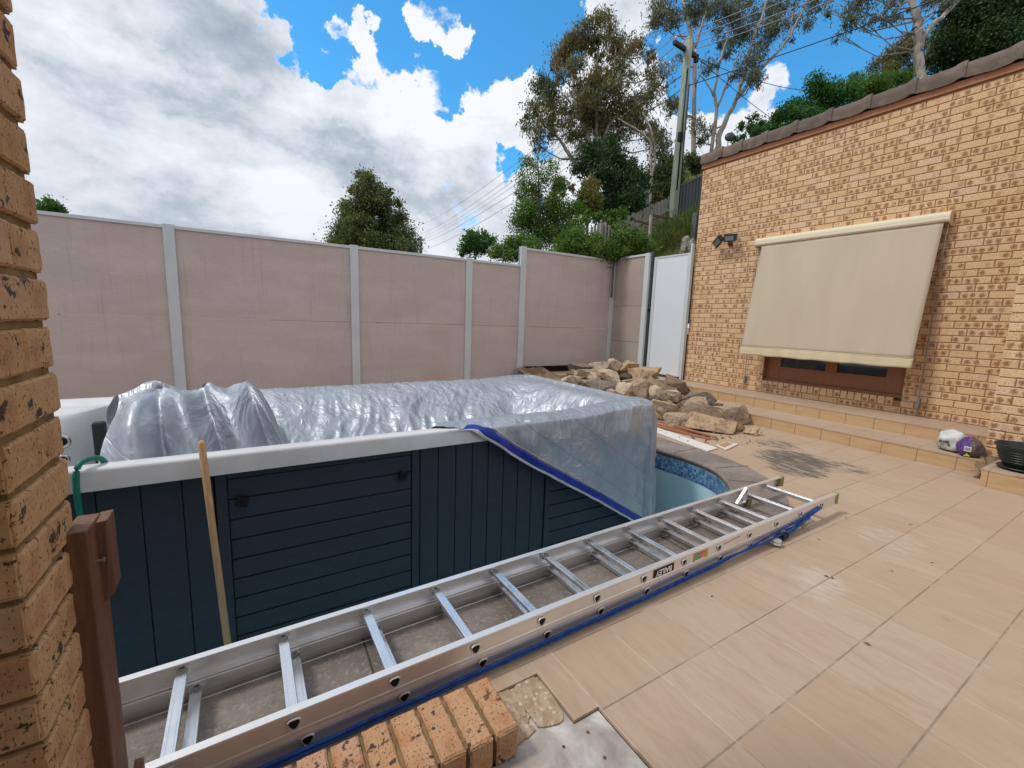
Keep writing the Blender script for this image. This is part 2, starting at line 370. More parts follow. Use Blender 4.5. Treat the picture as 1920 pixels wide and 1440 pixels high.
def fence_fn(tint, dark):
    def f(g, b):
        p = objc(g); n = g.noise(g.mapping(p, scale=(1, 1, 3)), 1.1, 5, .6, .3)
        fib = g.noise(g.mapping(p, scale=(1, 1, 9)), 12, 6, .7)
        n3 = g.noise(p, .55, 4, .55)
        base = g.mix(g.step(n, .35, .65), tint, dark)
        base = g.mix(g.step(g.math('MULTIPLY', n3, g.math('ADD', n, .5)), .50, .68, 0, .34), base, (.54, .42, .37))
        base = g.mix(g.step(fib, .38, .7, 0, .22), base, (.26, .22, .22))
        run = g.noise(g.mapping(p, scale=(7, 7, .35)), 3.0, 6, .65); base = g.mix(g.step(run, .54, .74, 0, .22), base, (.25, .20, .20))
        spk = g.noise(p, 60, 4, .7); base = g.mix(g.step(spk, .60, .70, 0, .25), base, (.62, .56, .54))
        g.set(b.inputs['Base Color'], base); bump(g, b, g.math('ADD', fib, g.math('MULTIPLY', spk, .6)), .25, .004)
    return f
M_fence = mat('pinkish_fibre_cement', fence_fn((.60, .505, .475), (.545, .46, .435)), rough=.85, spec=.2)
M_fence2 = mat('beige_fibre_cement', fence_fn((.42, .36, .32), (.38, .325, .29)), rough=.85, spec=.2)
M_post = rough_mat('pale_grey_post_metal', (.56, .60, .62), (.60, .64, .66), .45, 3, 90, .03)
M_gate = mat('white_gate_sheet', color=(.70, .755, .81), rough=.45, spec=.4)
M_dkmetal = mat('charcoal_metal', color=(.07, .08, .09), rough=.5)
def navy_fn(g, b):
    p = objc(g); grn = g.noise(g.mapping(p, scale=(9, 9, 9)), 9, 5, .7); lp = g.noise(p, 1.1, 3)
    base = g.mix(lp, (.022, .033, .048), (.029, .042, .058))
    base = g.mix(g.step(grn, .35, .75, 0, .5), base, (.015, .025, .034))
    sc = g.noise(g.mapping(p, scale=(1.2, 1, 3.5)), 5, 8, .72, .6); base = g.mix(g.step(sc, .60, .76, 0, .30), base, (.075, .10, .12))
    sc2 = g.noise(p, 90, 3); base = g.mix(g.step(sc2, .72, .76, 0, .35), base, (.14, .16, .17))
    g.set(b.inputs['Roughness'], g.step(sc, .35, .7, .48, .70))
    g.set(b.inputs['Base Color'], base); bump(g, b, g.math('ADD', grn, g.noise(p, 2.2, 2)), .2, .003)
M_navy = mat('dark_navy_cladding', navy_fn, rough=.55, spec=.35)
def acr_fn(g, b):
    p = objc(g); n = g.noise(p, 3.5, 6, .6); g.set(b.inputs['Base Color'], g.mix(g.step(n, .35, .7), (.68, .69, .71), (.58, .585, .60)))
    g.set(b.inputs['Roughness'], g.step(n, .3, .7, .28, .42)); bump(g, b, g.noise(p, 70, 3), .04, .002)
M_acr = mat('white_acrylic_shell', acr_fn, spec=.5)
M_plaster = rough_mat('pale_blue_pool_plaster', (.42, .62, .70), (.50, .69, .76), .35, 2.5, 30, .1)
def mosaic_fn(g, b):
    uv = g.node('ShaderNodeUVMap').outputs[0]; u, v, _ = g.xyz(uv)
    a, c = g.math('DIVIDE', u, .026), g.math('DIVIDE', v, .026)
    def e(t): f = g.math('FRACT', t); return g.math('MINIMUM', f, g.math('SUBTRACT', 1.0, f))
    j = g.step(g.math('MINIMUM', e(a), e(c)), .04, .10, 1, 0)
    wn = g.n.new('ShaderNodeTexWhiteNoise'); wn.noise_dimensions = '3D'; g.set(wn.inputs[0], g.comb(g.math('FLOOR', a), g.math('FLOOR', c), 0))
    col = g.ramp(wn.outputs[0], [(.0, (.03, .07, .19)), (.35, (.06, .16, .36)), (.7, (.10, .26, .46)), (1, (.20, .40, .56))])
    g.set(b.inputs['Base Color'], g.mix(j, col, (.18, .27, .34)))
M_mosaic = mat('blue_mosaic_tiles', mosaic_fn, rough=.2, spec=.6)
def alu_fn(g, b):
    p = objc(g); n = g.noise(g.mapping(p, scale=(.6, 14, 14)), 9, 5, .65); s = g.noise(p, 5, 5, .6)
    g.set(b.inputs['Base Color'], g.mix(g.step(s, .35, .7), (.86, .86, .87), (.78, .77, .76)))
    g.set(b.inputs['Roughness'], g.math('ADD', g.math('MULTIPLY', n, .25), g.step(s, .3, .7, .24, .36))); bump(g, b, n, .05, .001)
M_alu = mat('worn_aluminium', alu_fn, metal=.85)
def rung_fn(g, b):
    p = objc(g); s = g.noise(p, 12, 4, .6); g.set(b.inputs['Roughness'], g.step(s, .3, .7, .18, .34))
M_rung = mat('bright_rung_aluminium', rung_fn, color=(.80, .82, .85), metal=1.0)
M_black = mat('black_plastic_and_shade', color=(.006, .006, .006), rough=.5, spec=.3)
M_rope = rough_mat('blue_rope', (.01, .05, .26), (.02, .10, .40), .75, 30, 300, .8, .003)
M_foot = rough_mat('dirty_yellow_rubber', (.36, .32, .12), (.24, .21, .10), .7, 18, 80, .3)
def timber_fn(c1, c2, c3):
    def f(g, b):
        p = objc(g); n = g.noise(g.mapping(p, scale=(8, 8, 1)), 6, 6, .65, .5)
        base = g.mix(g.step(n, .35, .65), c1, c2); base = g.mix(g.step(g.noise(p, 150, 2), .71, .76, 0, .6), base, c3)
        g.set(b.inputs['Base Color'], base); bump(g, b, n, .3, .003)
    return f
M_timber = mat('red_brown_stained_timber', timber_fn((.115, .048, .025), (.165, .075, .038), (.40, .30, .20)), rough=.6)
M_barge = mat('painted_terracotta_board', timber_fn((.34, .14, .066), (.38, .165, .08), (.2, .1, .05)), rough=.6)
M_window = mat('brown_window_timber', timber_fn((.27, .11, .048), (.31, .13, .058), (.15, .06, .03)), rough=.45)
M_rawwood = mat('raw_pine_wood', timber_fn((.60, .37, .20), (.50, .28, .14), (.3, .17, .08)), rough=.6)
M_greywood = mat('weathered_grey_paling', timber_fn((.36, .335, .31), (.26, .24, .22), (.1, .09, .08)), rough=.9, spec=.1)
def vtile_fn(g, b):
    p = objc(g); r = attr(g, 'rnd'); n = g.noise(p, 7, 7, .65)
    base = g.mix(r, (.125, .105, .09), (.165, .125, .10)); base = g.mix(g.step(n, .42, .68, 0, .6), base, (.25, .20, .17))
    g.set(b.inputs['Base Color'], base); bump(g, b, n, .5, .01)
M_vtile = mat('weathered_concrete_roof_tile', vtile_fn, rough=.9, spec=.2)
def canvas_fn(g, b):
    p = objc(g); w = g.noise(g.mapping(p, scale=(1, 1, 40)), 30, 3); w2 = g.noise(g.mapping(p, scale=(1, 40, 1)), 30, 3); n = g.noise(g.mapping(p, scale=(1, 2.5, .5)), 1.6, 5)
    base = g.mix(g.step(n, .3, .7), (.57, .485, .375), (.525, .445, .345)); base = g.mix(g.math('MULTIPLY', g.math('ADD', w, w2), .16), base, (.42, .35, .25))
    g.set(b.inputs['Base Color'], base)
M_canvas = mat('beige_mesh_canvas', canvas_fn, rough=.8, spec=.15)
M_skirt = rough_mat('cream_vinyl', (.58, .49, .32), (.53, .445, .285), .6, 3, 50, .1)
M_cream = mat('cream_painted_metal', color=(.74, .66, .49), rough=.4)
M_glass = mat('dark_window_glass', color=(.015, .022, .03), rough=.04, spec=.8)
M_curtain = mat('white_curtain', color=(.45, .46, .46), rough=.9)
def pole_fn(g, b):
    p = objc(g); n = g.noise(g.mapping(p, scale=(6, 6, .6)), 3, 7, .65)
    g.set(b.inputs['Base Color'], g.ramp(n, [(.3, (.17, .205, .165)), (.5, (.27, .32, .26)), (.7, (.36, .39, .32))])); bump(g, b, n, .5, .02)
M_pole = mat('greenish_weathered_pole', pole_fn, rough=.9, spec=.1)
def corr_fn(g, b): g.set(b.inputs['Base Color'], g.mix(g.noise(objc(g), 2, 3), (.075, .09, .095), (.11, .125, .13)))
M_steel = mat('grey_steel_sheet', corr_fn, rough=.5)
def rock_fn(g, b):
    oi = g.n.new('ShaderNodeObjectInfo'); rr = oi.outputs['Random']
    tc = g.node('ShaderNodeTexCoord').outputs['Object']; p = g.vmath('ADD', tc, g.comb(g.math('MULTIPLY', rr, 31), 3.0, 7.0))
    n = g.noise(p, 6, 8, .65, .5); n2 = g.noise(p, 24, 6, .7)
    c = g.n.new('ShaderNodeAttribute'); c.attribute_type = 'OBJECT'; c.attribute_name = 'tint'
    tint = c.outputs['Color']
    base = g.mix(g.step(n, .50, .68, 0, .65), tint, (.25, .17, .115)); base = g.mix(g.step(n, .28, .44, .5, 0), base, (.66, .50, .33))
    base = g.mix(g.step(n2, .52, .64, 0, .65), base, (.09, .065, .05)); g.set(b.inputs['Base Color'], base)
    bump(g, b, g.math('ADD', n, g.math('MULTIPLY', n2, .6)), 1.0, .03)
M_rock = mat('sandstone_rock', rock_fn, rough=.9, spec=.15)
def tarp_fn(g, b):
    uv = g.node('ShaderNodeUVMap').outputs[0]; x, y, _ = g.xyz(uv)
    warp = g.vmath('SCALE', g.noise(uv, 2.5, 2, .5, 0, 1), scale=.35)
    def crease(sc, ay, rot, off):
        v = g.mapping(g.vmath('ADD', uv, warp), scale=(1, ay, 1), rot=(0, 0, rad(rot)), loc=(off, off*.7, 0))
        return g.math('POWER', g.math('ABSOLUTE', g.math('SUBTRACT', g.noise(v, sc, 1.0, .4), .5)), .8)
    cz = [crease(5, .45, 15, 0), crease(8.5, .5, -20, 3), crease(15, .6, 35, 7), crease(27, .7, -5, 11)]
    t = g.math('DIVIDE', g.math('ADD', g.math('MULTIPLY', x, .56), g.math('MULTIPLY', y, .83)), .27)
    f = g.math('FRACT', t); e = g.math('MINIMUM', f, g.math('SUBTRACT', 1.0, f))
    gap = g.step(g.noise(g.comb(g.math('FLOOR', t), 0.0, 0.0), 3.7, 0), .42, .5)
    seam = g.math('MULTIPLY', g.step(e, .012, .028, 1, 0), gap)
    h = g.math('MULTIPLY', cz[0], -3.4)
    for c_, k_ in ((cz[1], -2.4), (cz[2], -1.6), (cz[3], -.9)): h = g.math('ADD', h, g.math('MULTIPLY', c_, k_))
    h = g.math('MULTIPLY', h, g.step(g.noise(uv, 2.3, 3), .36, .62, .45, 1.15))
    h = g.math('SUBTRACT', h, g.math('MULTIPLY', seam, .30))
    n = g.noise(uv, 2.1, 5, .6)
    base = g.mix(g.step(n, .35, .65), (.43, .465, .52), (.335, .37, .425)); base = g.mix(g.math('MULTIPLY', seam, .5), base, (.20, .23, .28))
    base = g.mix(g.step(g.noise(uv, 6, 5, .7), .60, .78, 0, .5), base, (.60, .60, .56))
    g.set(b.inputs['Base Color'], base)
    g.set(b.inputs['Roughness'], g.step(n, .3, .7, .42, .56))
    bump(g, b, h, .55, .015)
M_tarp = mat('silver_poly_tarp', tarp_fn, metal=.55, spec=.45)
M_tarpblue = rough_mat('blue_tarp_underside', (.005, .022, .27), (.010, .04, .36), .35, 14, 60, .3, .006)
M_hem = rough_mat('white_tarp_hem', (.42, .44, .46), (.52, .53, .54), .6, 20, 90, .3)
def leaf_mat(name, stops, trans=.25):
    def f(g, b):
        r = attr(g, 'rnd'); col = g.ramp(r, stops); g.set(b.inputs['Base Color'], col)
        tr = g.n.new('ShaderNodeBsdfTranslucent'); g.set(tr.inputs[0], g.mix(1.0, col, (1.2, 1.3, .7), 'MULTIPLY'))
        ms = g.n.new('ShaderNodeMixShader'); ms.inputs[0].default_value = trans
        g.l.new(b.outputs[0], ms.inputs[1]); g.l.new(tr.outputs[0], ms.inputs[2]); g.l.new(ms.outputs[0], g.n['Material Output'].inputs[0])
    return mat(name, f, rough=.5, spec=.3)
M_leafgum = leaf_mat('gum_leaves', [(0, (.065, .085, .045)), (.45, (.13, .15, .065)), (.75, (.22, .18, .075)), (1, (.34, .20, .08))])
M_leafthin = leaf_mat('grey_green_gum_leaves', [(0, (.06, .075, .055)), (.5, (.13, .15, .095)), (1, (.22, .21, .14))])
M_leafgreen = leaf_mat('bright_green_leaves', [(0, (.035, .08, .018)), (.45, (.085, .18, .032)), (.8, (.16, .27, .05)), (1, (.28, .31, .08))], .4)
M_leafdark = leaf_mat('dark_green_leaves', [(0, (.010, .030, .011)), (.5, (.028, .07, .022)), (1, (.07, .14, .04))])
M_leafdeep = leaf_mat('deep_green_leaves', [(0, (.018, .06, .014)), (.5, (.045, .14, .028)), (1, (.11, .26, .05))], .35)
M_leafyellow = leaf_mat('yellowing_leaves', [(0, (.06, .09, .02)), (.5, (.17, .17, .045)), (1, (.34, .25, .08))])
M_leafcyp = leaf_mat('olive_conifer_foliage', [(0, (.04, .062, .026)), (.5, (.11, .145, .055)), (.85, (.20, .20, .08)), (1, (.30, .26, .11))])
def bark_fn(c1, c2):
    def f(g, b):
        p = objc(g); n = g.noise(g.mapping(p, scale=(4, 4, .8)), 3, 6, .6); g.set(b.inputs['Base Color'], g.mix(g.step(n, .38, .62), c1, c2)); bump(g, b, n, .4, .02)
    return f
M_barkpale = mat('pale_gum_bark', bark_fn((.42, .38, .33), (.27, .235, .21)), rough=.8)
M_barkdk = mat('grey_bark', bark_fn((.17, .14, .12), (.10, .08, .07)), rough=.9)
# ------------------------------------------------------------------ ground, deck, pool
def arc_pts(pts, n=8):
    """Catmull-Rom through 2-D points"""
    out = []
    for i in range(len(pts)-1):
        p0, p1, p2, p3 = pts[max(i-1, 0)], pts[i], pts[i+1], pts[min(i+2, len(pts)-1)]
        for k in range(n):
            t = k/n
            out.append(tuple(.5*((2*p1[j])+(-p0[j]+p2[j])*t+(2*p0[j]-5*p1[j]+4*p2[j]-p3[j])*t*t+(-p0[j]+3*p1[j]-3*p2[j]+p3[j])*t**3) for j in (0, 1)))
    return out + [tuple(pts[-1])]
curve_in = arc_pts([(2.7, 1.83), (3.05, 1.84), (3.32, 1.935), (3.49, 2.09), (3.62, 2.25), (3.69, 2.41), (3.72, 2.67), (3.70, 2.95), (3.68, 3.4)], 5)
pool_in = [(-4.0, 1.83)] + curve_in + [(3.68, 5.35), (-4.0, 5.35)]
cope_out = [(-4.4, 1.325), (3.33, 1.325), (3.40, 1.53), (3.56, 1.62), (3.90, 1.95), (4.06, 2.26), (4.13, 2.62), (4.12, 2.95), (4.10, 5.75), (-4.4, 5.75)]
S = 400
ground = struct(sheet('ground', [[(-S, -S), (S, -S), (S, S), (-S, S)], cope_out], -0.06, M_soil))
slabpoly = [(-.9, -1.2), (0.975, -1.2), (0.975, .955), (.868, .955), (.868, 1.178), (.60, 1.178), (.60, .965), (-.9, .965)]
deck = struct(sheet('paving_deck', [[(-6, -3.5), (-.93, -3.5), (-.93, 1.2), (.60, 1.2), (.60, 1.181), (.871, 1.181), (.871, .958), (.979, .958), (.979, -3.5), (7.4, -3.5), (7.4, 7.38), (-6, 7.38)], cope_out], 0, M_deck, -.014))
slab = struct(sheet('concrete_slab', [slabpoly], -.012, M_conc))
cope = struct(sheet('pool_coping', [cope_out, pool_in], .004, M_coping, -.05))
# broken old pavers showing where a tile was lifted
def paver_fn(g, b):
    p = objc(g); n = g.noise(p, 28, 6, .6, .6); base = g.mix(g.step(n, .4, .6), (.36, .25, .165), (.45, .36, .25)); d = g.voro(p, 33)
    base = g.mix(g.step(d, .20, .27, .65, 0), base, (.62, .53, .46)); base = g.mix(g.step(n, .62, .68, 0, .8), base, (.16, .12, .08))
    g.set(b.inputs['Base Color'], base); bump(g, b, n, .9, .01)
M_paver = mat('scraped_old_paver', paver_fn, rough=.95, spec=.1)
mb = MB()
for poly in ([(.655, 1.07), (.745, 1.06), (.752, 1.168), (.655, 1.17)], [(.757, 1.0), (.85, .985), (.862, 1.17), (.76, 1.17)], [(.66, .985), (.74, .995), (.735, 1.03), (.748, 1.052), (.66, 1.062)]):
    j = [(x+RNG.uniform(-.004, .004), y+RNG.uniform(-.004, .004)) for x, y in arc_pts(poly+[poly[0]], 5)[:-1]]; mb.prism(j, -.02, -.004+RNG.uniform(-.002, .002))
struct(mb.build('old_paver_patch', M_paver, bevel=.002))
mb = MB(); h = [(.79, .91), (.89, .91), (.88, .82), (.72, .80)]
for x, y in h: mb.lathe([(0, -.0115), (.0055, -.0115)], (x, y, .001), 12)
struct(mb.build('drill_hole_marks', mat('rusty_hole', color=(.13, .055, .03), rough=.9)))
# pool walls, mosaic band, floor
def wallband(name, loop, z0, z1, m, off=0.0):
    mb = MB(); n = len(loop); L = 0
    for i in range(n):
        a, b = Vector(loop[i]), Vector(loop[(i+1) % n]); d = (b-a); l = d.length; nn = Vector((-d.y, d.x)).normalized()*off
        a2, b2 = a+nn, b+nn
        mb.add([(a2.x, a2.y, z0), (b2.x, b2.y, z0), (b2.x, b2.y, z1), (a2.x, a2.y, z1)], [(0, 1, 2, 3)], [[(L, 0), (L+l, 0), (L+l, z1-z0), (L, z1-z0)]]); L += l
    return struct(mb.build(name, m))
wallband('pool_wall', pool_in, -1.0, -.05, M_plaster, 0.0)
wallband('pool_mosaic_band', pool_in, -.205, -.05, M_mosaic, .004)
struct(sheet('pool_floor', [pool_in], -.95, M_plaster))
mbj = MB()       # joints cut across the coping
for (ax, ay), (bx, by) in [((.33, 1.33), (.34, 1.82)), ((1.05, 1.33), (1.06, 1.82)), ((1.32, 1.33), (1.33, 1.82)), ((-.45, 1.33), (-.44, 1.82)), ((2.15, 1.33), (2.16, 1.83)),
                           ((2.95, 1.33), (2.93, 1.82)), ((3.50, 2.11), (3.80, 1.87)), ((3.69, 2.35), (4.08, 2.25)), ((3.71, 2.86), (4.12, 2.86)), ((3.69, 3.6), (4.11, 3.6))]:
    mbj.bar((ax, ay, .0045), (bx, by, .0035), .006, .004)
struct(mbj.build('coping_joints', mat('dark_joint', color=(.05, .042, .036), rough=.9)))
mb = MB()
mb.tube([(p[0], p[1], -.004) for p in pool_in], .022, 8); struct(mb.build('coping_nosing', M_coping, smooth=True))

# tiled steps along the house
mb = MB()
def step_block(x0, x1, y0, y1, z0, z1, riser_x=None):
    mb.box((x0, y0, z0), (x1, y1, z1-.012), mi=1)
    mb.box((x0-.004, y0-.003, z1-.012), (x1, y1+.003, z1), mi=0)
step_block(5.94, 7.235, 1.07, 7.3, 0.001, .143)
step_block(6.55, 7.238, 1.10, 7.32, .1435, .286)
step_block(5.2, 6.549, 6.75, 7.3, .1435, .284)
struct(mb.build('tiled_steps', [M_deck, M_riser]))
mb = MB(); step_block(5.52, 7.3, -3.4, .985, .001, .16); struct(mb.build('lower_tiled_ledge', [M_deck, M_riser]))
mb = MB(); v = []; N = 26
for j in range(9):
    for i in range(N):
        x = 4.5+i*.06; y = 6.0+j*.17
        v.append((x, y, .02+.36*min(1, max(0, (y-6.0)/1.25))*min(1, max(0, (x-3.7)/.6)) * (1 if x < 5.2 else .55)+.09*nz(x, y, 0, 4)+.05*nz(x, y, 5, 11)))
mb.add(v, [(j*N+i, j*N+i+1, (j+1)*N+i+1, (j+1)*N+i) for j in range(8) for i in range(N-1)]); struct(mb.build('earth_bank', M_soil, smooth=True))
mb = MB(); v = []; N = 8
for j in range(5):
    for i in range(N): v.append((5.75+i*.06, .98+j*.03, .06+.05*nz(i*.9, j*.9, 2.2)+.02*i))
mb.add(v, [(j*N+i, j*N+i+1, (j+1)*N+i+1, (j+1)*N+i) for j in range(4) for i in range(N-1)]); struct(mb.build('earth_patch', M_soil))

# hillside behind the boundary walls
def hill_h(x, y):
    az = math.degrees(math.atan2(x, y)); t = min(1, max(0, (az-37)/7)); t = t*t*(3-2*t)
    return .3 + .5*max(0, x-3.0)*(.10+.90*t) + (.25*nz(x, y, 0, .35) + .08*nz(x, y, 3, 1.3))*(.3+.7*t)
mb = MB(); xs = [2.6+.35*i for i in range(70)]+[28+3*i for i in range(14)]; ys = [7.62+.35*j for j in range(60)]+[30+4*j for j in range(16)]
mb.add([(x, y, hill_h(min(x, 34), y) if x > 3 else .2) for y in ys for x in xs], [(j*len(xs)+i, j*len(xs)+i+1, (j+1)*len(xs)+i+1, (j+1)*len(xs)+i) for j in range(len(ys)-1) for i in range(len(xs)-1)])
xs2 = [7.62+.3*i for i in range(60)]+[27+3*i for i in range(14)]; ys2 = [5.75+.31*j for j in range(7)]
mb.add([(x, y, hill_h(min(x, 34), y)) for y in ys2 for x in xs2], [(j*len(xs2)+i, j*len(xs2)+i+1, (j+1)*len(xs2)+i+1, (j+1)*len(xs2)+i) for j in range(len(ys2)-1) for i in range(len(xs2)-1)])
xs3 = [11.2+.8*i for i in range(30)]+[38, 50, 70]; ys3 = [-20+.95*j for j in range(28)]
mb.add([(x, y, hill_h(min(x, 34), y)) for y in ys3 for x in xs3], [(j*len(xs3)+i, j*len(xs3)+i+1, (j+1)*len(xs3)+i+1, (j+1)*len(xs3)+i) for j in range(len(ys3)-1) for i in range(len(xs3)-1)])
struct(mb.build('hillside', M_grass, smooth=True))

# ------------------------------------------------------------------ brickwork
def brick_into(mb, O, U, V, W, l, h, dep, nu=1, nv=1, ch=.004, rgh=0.0):
    """one brick: face lower-left corner O, U along, V up, W outward normal; front face grid with worn edges"""
    r = RNG.random(); ou, ov = RNG.randint(0, 60), RNG.randint(0, 60)
    us = [0] + [ch] + [ch+(l-2*ch)*i/nu for i in range(1, nu)] + [l-ch] + [l]
    vs = [0] + [ch] + [ch+(h-2*ch)*i/nv for i in range(1, nv)] + [h-ch] + [h]
    verts = []; uvs = []
    for j, v in enumerate(vs):
        for i, u in enumerate(us):
            edge = (i in (0, len(us)-1)) or (j in (0, len(vs)-1))
            w = -ch*.9 if edge else 0.0
            uu, vv = u, v
            if rgh:
                nzv = noise.noise(Vector(((ou+u)*45, (ov+v)*45, r*9)))
                w += rgh*nzv*(1.6 if edge else .6)
                if edge: k = rgh*1.3*noise.noise(Vector(((ou+u)*110, (ov+v)*110, 5))); uu += k if 0 < i < len(us)-1 else -abs(k)*(1 if i else -1); vv += -abs(k)*(1 if j else -1) if j in (0, len(vs)-1) else 0
            verts.append(O+U*uu+V*vv+W*w); uvs.append((ou+.002+min(max(u, 0), .995), ov+.002+v))
    nx = len(us); F = []; UV = []
    for j in range(len(vs)-1):
        for i in range(nx-1):
            q = (j*nx+i, j*nx+i+1, (j+1)*nx+i+1, (j+1)*nx+i); F.append(q); UV.append([uvs[k] for k in q])
    # side walls going back
    loop = [i for i in range(nx)] + [j*nx+nx-1 for j in range(1, len(vs))] + [(len(vs)-1)*nx+i for i in range(nx-2, -1, -1)] + [j*nx for j in range(len(vs)-2, 0, -1)]
    base = len(verts)
    for k in loop: verts.append(verts[k]-W*dep)
    m = len(loop)
    for k in range(m):
        a, b2 = loop[k], loop[(k+1) % m]; q = (b2, a, base+k, base+(k+1) % m); F.append(q)
        UV.append([uvs[b2], uvs[a], (uvs[a][0]+.03, uvs[a][1]+dep), (uvs[b2][0]+.03, uvs[b2][1]+dep)])
    mb.add(verts, F, UV, a=max(r, .001))
def brick_wall(mb, O, U, W, length, z0, z1, skip=None, off=0.0, nu=1, nv=1, ch=.004, rgh=0.0, L=.230, H=.076, J=.010, dep=.05, stop=None, start_clip=True, headers=False):
    V = Vector((0, 0, 1)); k = 0; z = z0
    while z < z1-.02:
        h = min(H, z1-z); x = -((k % 2)*(L+J)/2) - off
        while x < length-.004:
            a, b2 = max(x, 0), min(x+L, length)
            if b2-a > .02:
                parts = [(a, b2)]
                if skip:
                    for (sx0, sx1, sz0, sz1) in skip:
                        if z+h > sz0+.01 and z < sz1-.01:
                            parts = [q for (pa, pb) in parts for q in ((pa, min(pb, sx0-.001)), (max(pa, sx1+.001), pb)) if q[1]-q[0] > .02]
                for pa, pb in parts: brick_into(mb, O+U*pa+V*z, U, V, W, pb-pa, h, dep, nu if pb-pa > .15 else max(1, nu//2), nv, ch, rgh)
            x += L+J
        z += H+J; k += 1

# ---- house on the right
house = thing('brick_house', 'single storey cream brick house wall with a window above the tiled steps', 'house', (7.24, 2, 0))
XW = 7.24; WY0, WY1, WZ0, WZ1 = 2.12, 3.93, .475, 2.45
mb = MB()
brick_wall(mb, Vector((XW, 5.43, 0)), Vector((0, -1, 0)), Vector((-1, 0, 0)), 5.43+3.3, .286+.004, 4.17, skip=[(5.43-WY1, 5.43-WY0, .372, WZ1)], off=.03, dep=.11)
brick_wall(mb, Vector((9.9, 5.43, 0)), Vector((-1, 0, 0)), Vector((0, 1, 0)), 2.546, .286, 4.17, dep=.1)
for k in range(int((WY1-WY0)/.0865)):                # soldier row under the window
    brick_into(mb, Vector((XW, WY1-.004-k*.0866, .376)), Vector((0, -1, 0)), Vector((0, 0, 1)), Vector((-1, 0, 0)), .076, .106, .11, 1, 1, .006)
for z in [WZ0+.0+.086*i for i in range(23)]:          # reveals of the opening
    brick_into(mb, Vector((XW+.001, WY1+.001, z)), Vector((1, 0, 0)), Vector((0, 0, 1)), Vector((0, -1, 0)), .11, .076, .02)
    brick_into(mb, Vector((XW+.111, WY0-.001, z)), Vector((-1, 0, 0)), Vector((0, 0, 1)), Vector((0, 1, 0)), .11, .076, .02)
mb.build('wall_bricks', M_brick, house)
mb = MB()
ya, yb = -3.3, 5.425
for (y0, y1, z0, z1) in [(ya, WY0, .2, 4.17), (WY1, yb, .2, 4.17), (WY0, WY1, .2, WZ0-.03), (WY0, WY1, WZ1, 4.17)]: mb.box((XW+.006, y0, z0), (XW+.16, y1, z1))
mb.box((XW+.17, 5.2, .2), (9.9, 5.424, 4.17)); mb.box((9.7, ya, .2), (9.9, 5.19, 4.1)); mb.box((XW+.17, ya, .2), (9.69, ya+.1, 4.1))
mb.build('mortar_backing', M_mortar, house)
mb = MB(); PX = 6.10
brick_wall(mb, Vector((PX, 1.10, 0)), Vector((0, -1, 0)), Vector((-1, 0, 0)), 1.6, .003, 4.17, off=.12, dep=.09)
brick_wall(mb, Vector((XW-.002, 1.10, 0)), Vector((-1, 0, 0)), Vector((0, 1, 0)), XW-PX-.096, .003, 4.17, dep=.09, off=.05)
mb.build('pier_bricks', M_brick, house)
mb = MB(); mb.box((PX+.006, -.5, 0), (XW, 1.094, 4.17)); mb.build('pier_mortar', M_mortar, house)
mb = MB(); mb.box((XW-.022, -3.3, 4.172), (XW+.02, 5.45, 4.255)); mb.build('barge_board', M_barge, house, bevel=.004)
# verge tiles: each a long concrete tile with a raised overlapping lip
yj = [5.46, 5.04, 4.67, 4.26, 3.82, 3.36, 2.91, 2.45, 2.01, 1.57, 1.13, .69, .25, -.2, -.64, -1.1]
vj = [onw for onw in yj]
for k in range(len(vj)-1):
    y0, y1 = vj[k], vj[k+1]; n = 16; mb = MB(); vs = []
    for i in range(n+1):
        t = i/n; y = y0+(y1-y0)*t
        lip = 1/(1+math.exp(-(t-.80)*30)); drop = .0 if t < .08 else .012*math.sin(t*2.6)
        xo = XW-.055-.012*lip; zt = 4.428+.024*lip+.004*nz(y, k, 0, 9); zb = 4.262-.010*math.sin(min(1, t*1.15)*math.pi)-.012*(1-lip)*t+.02*lip*max(0, 1-abs(t-.9)*9)+.006*nz(y, k, 7, 12)
        vs += [(xo, y, zb), (xo-.004+.004*nz(y, k, 3, 14), y, (zb+zt)/2), (xo+.004, y, zt-.012), (xo+.02, y, zt), (XW+.24, y, zt-.03), (XW+.24, y, zb+.05), (XW-.02, y, zb+.01)]
    F = [(i*7+j, (i+1)*7+j, (i+1)*7+(j+1) % 7, i*7+(j+1) % 7) for i in range(n) for j in range(7)] + [tuple(range(6, -1, -1)), tuple(range(n*7, n*7+7))]
    mb.add(vs, F, a=max(.01, RNG.random())); mb.build('verge_tile', M_vtile, house, auto=50)
mb = MB(); mb.add([(XW+.2, -3.6, 4.40), (XW+.2, 5.46, 4.40), (10.3, 5.46, 4.0), (10.3, -3.6, 4.0), (XW+.2, -3.6, 4.2), (XW+.2, 5.46, 4.2), (10.3, 5.46, 3.88), (10.3, -3.6, 3.88)],
    [(0, 3, 2, 1), (4, 5, 6, 7), (0, 1, 5, 4), (1, 2, 6, 5), (2, 3, 7, 6), (3, 0, 4, 7)]); mb.build('roof', M_vtile, house)
